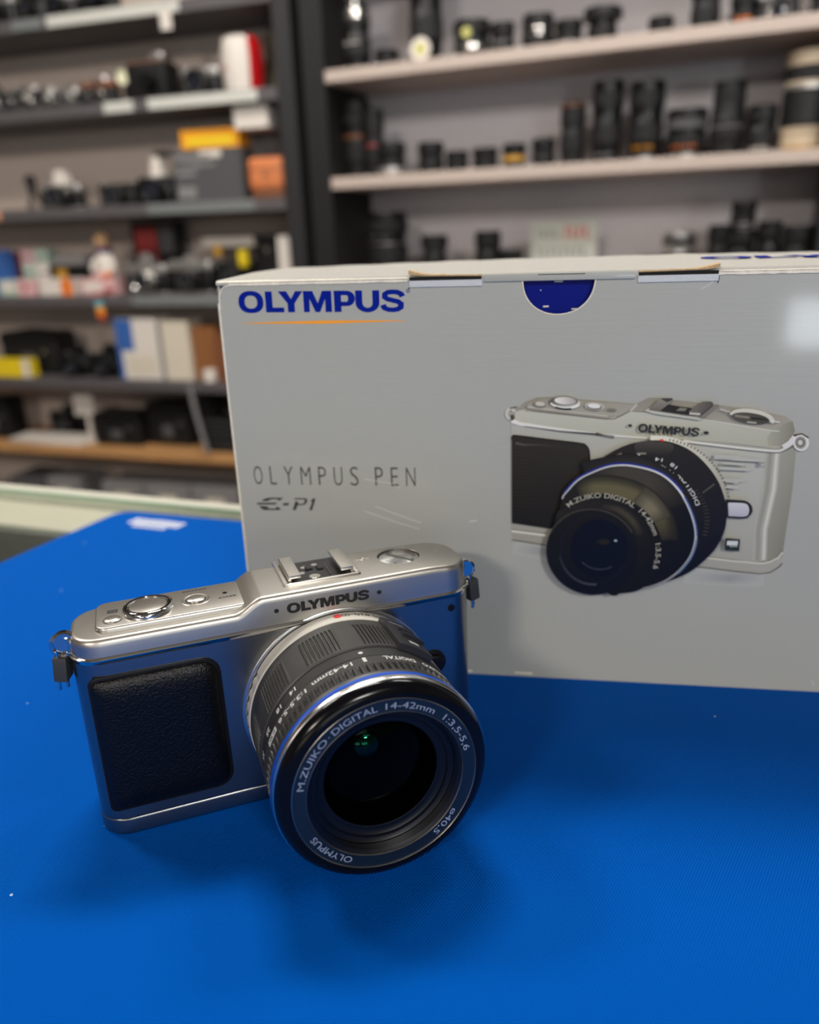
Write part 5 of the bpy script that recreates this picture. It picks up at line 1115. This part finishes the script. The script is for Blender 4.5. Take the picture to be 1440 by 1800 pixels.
std_cam('L4', -1512, 60, 96, 84, 'black camera with a shiny rim next to the big bag, fifth shelf down', top='black', seed=19, hump=.3, lens_r=.26)
std_cam('L4', -1410, 58, 100, 88, 'black camera with a bright ring left of the blue and white box', top='black', seed=20, hump=.3, lens_r=.24)
carton_('L4', -1289, 20, 124, 156, 70, 'tall white carton with a blue panel, fifth shelf down', 'white', faces=[('blue_panel', 'blue', .0, .42, .48, 1.0), ('blue_edge', 'blue', .0, .1, 0, .5), ('label', 'cream', .2, .9, .08, .4)])
carton_('L4', -1178, 20, 88, 150, 70, 'plain cream carton between the blue and white one and the brown one', 'cream', faces=[('fold_line', 'mid', .0, .12, 0, 1)])
carton_('L4', -1096, 30, 70, 136, 70, 'brown cardboard carton beside the cream one, fifth shelf down', 'card')
carton_('L4', -1020, 10, 70, 120, 60, 'dark brown carton at the edge of the big silver carton, fifth shelf down', 'brown')
o = place('L4', -1078, 12, 'small white crumpled tag roll in front of the brown carton', 'roll', 'tape_roll'); MB().lathe([(10, 0), (17, 1), (18, 16), (17, 30), (10, 31), (9, 29), (9, 2)], 28, cap=False).obj('roll_body', K['white'], o)
# --- oak shelf
std_cam('L5', -1660, 155, 136, 86, 'black camera on the oak shelf behind the white papers', top='black', seed=22, lens_r=.28)
o = place('L5', -1636, 50, 'white papers lying on the front of the oak shelf', 'paper', 'paper_stack'); 
for k in range(4): MB().box(-125 + k * 2, 125 - k * 3, -45, 40, k * 3.4, k * 3.4 + 3, .4, 1, Rz(.02 * k)).obj('sheet_bundle', K['white'], o)
o = place('L5', -1530, 60, 'white stand holding a square white card on the oak shelf', 'stand', 'card_stand'); MB().box(-40, 40, -18, 18, 0, 4, 1, 1).obj('foot', K['white'], o); MB().box(10, 22, -3, 3, 4, 84).obj('post', K['white'], o); MB().box(-26, 40, -5, -2, 76, 134, 1, 1).obj('card', K['white'], o)
bag('L5', -1405, 30, 150, 92, 90, 'left black camera bag on the oak shelf, with a metal buckle', strap=False)
bag('L5', -1258, 60, 140, 118, 90, 'taller black camera bag in the middle of the oak shelf', strap=True)
bag('L5', -1152, 84, 46, 140, 80, 'narrow black bag behind the hanging pale strap, oak shelf', strap=True)
o = place('L5', -1110, -6, 'pale strap hanging down in front of the oak shelf bags', 'strap', 'pale_strap')
MB().tube([(-20, -2, 186), (-12, -3, 120), (2, -4, 50), (12, -5, 8)], 6, 10).obj('strap_band', K['mid'], o)
o = place('L5', -1078, 62, 'stack of black cases with grey stripes on the oak shelf beside the silver carton', 'case', 'case_stack')
for k in range(4): c_ = MB().box(-46, 46, -40, 40, k * 23, k * 23 + 21, 2, 1).obj('case', K['sblack'], o); MB().box(-46.5, 46.5, -40.6, -39, k * 23 + 12, k * 23 + 15).obj('grey_stripe', K['grey'], c_, None)
bag('L5', -1830, 40, 90, 120, 80, 'black bag at the far left end of the oak shelf', strap=False)
bag('L5', -960, 60, 120, 120, 80, 'black bag hidden mostly behind the silver carton, oak shelf', strap=False)
GB = 'grey storage boxes on the lowest shelf'
for s_, w_, h_, c, lab in ((-1741, 126, 84, 'grey', 'dark grey storage box leftmost on the lowest visible shelf'), (-1612, 112, 90, 'mid', 'grey storage box second from the left on the lowest visible shelf'), (-1410, 135, 88, 'mid', 'pale grey storage box right of the gap on the lowest visible shelf'), (-1263, 139, 90, 'mid', 'pale grey storage box in the middle right of the lowest visible shelf'), (-1114, 143, 92, 'mid', 'pale grey storage box nearest the silver carton on the lowest visible shelf')):
    carton_('L6', s_, 20, w_, h_, 120, lab, c, name='storage_box', group=GB, faces=[('label', 'cream' if c == 'mid' else 'mid', .3, .7, .4, .7)])
o = place('L0', -1075, -4, 'small white tag hanging from the front of the topmost shelf', 'tag', 'price_tag'); MB().box(-14, 14, -1.2, 0, -58, -20, .4, 1).obj('tag_card', K['white'], o); MB().tube([(0, -.6, -20), (0, -.8, -2)], .6, 6).obj('tag_string', K['mid'], o)
o = place('L2', -1640, -4, 'small peach tag at the left end of the third shelf down', 'tag', 'price_tag'); MB().box(-16, 16, -1.2, 0, -24, -2, .4, 1).obj('tag_card', M8('peach_card', (226, 160, 126), rough=.6), o)
for o in bpy.data.objects:
    if o.type == 'LIGHT': o['kind'] = 'helper'
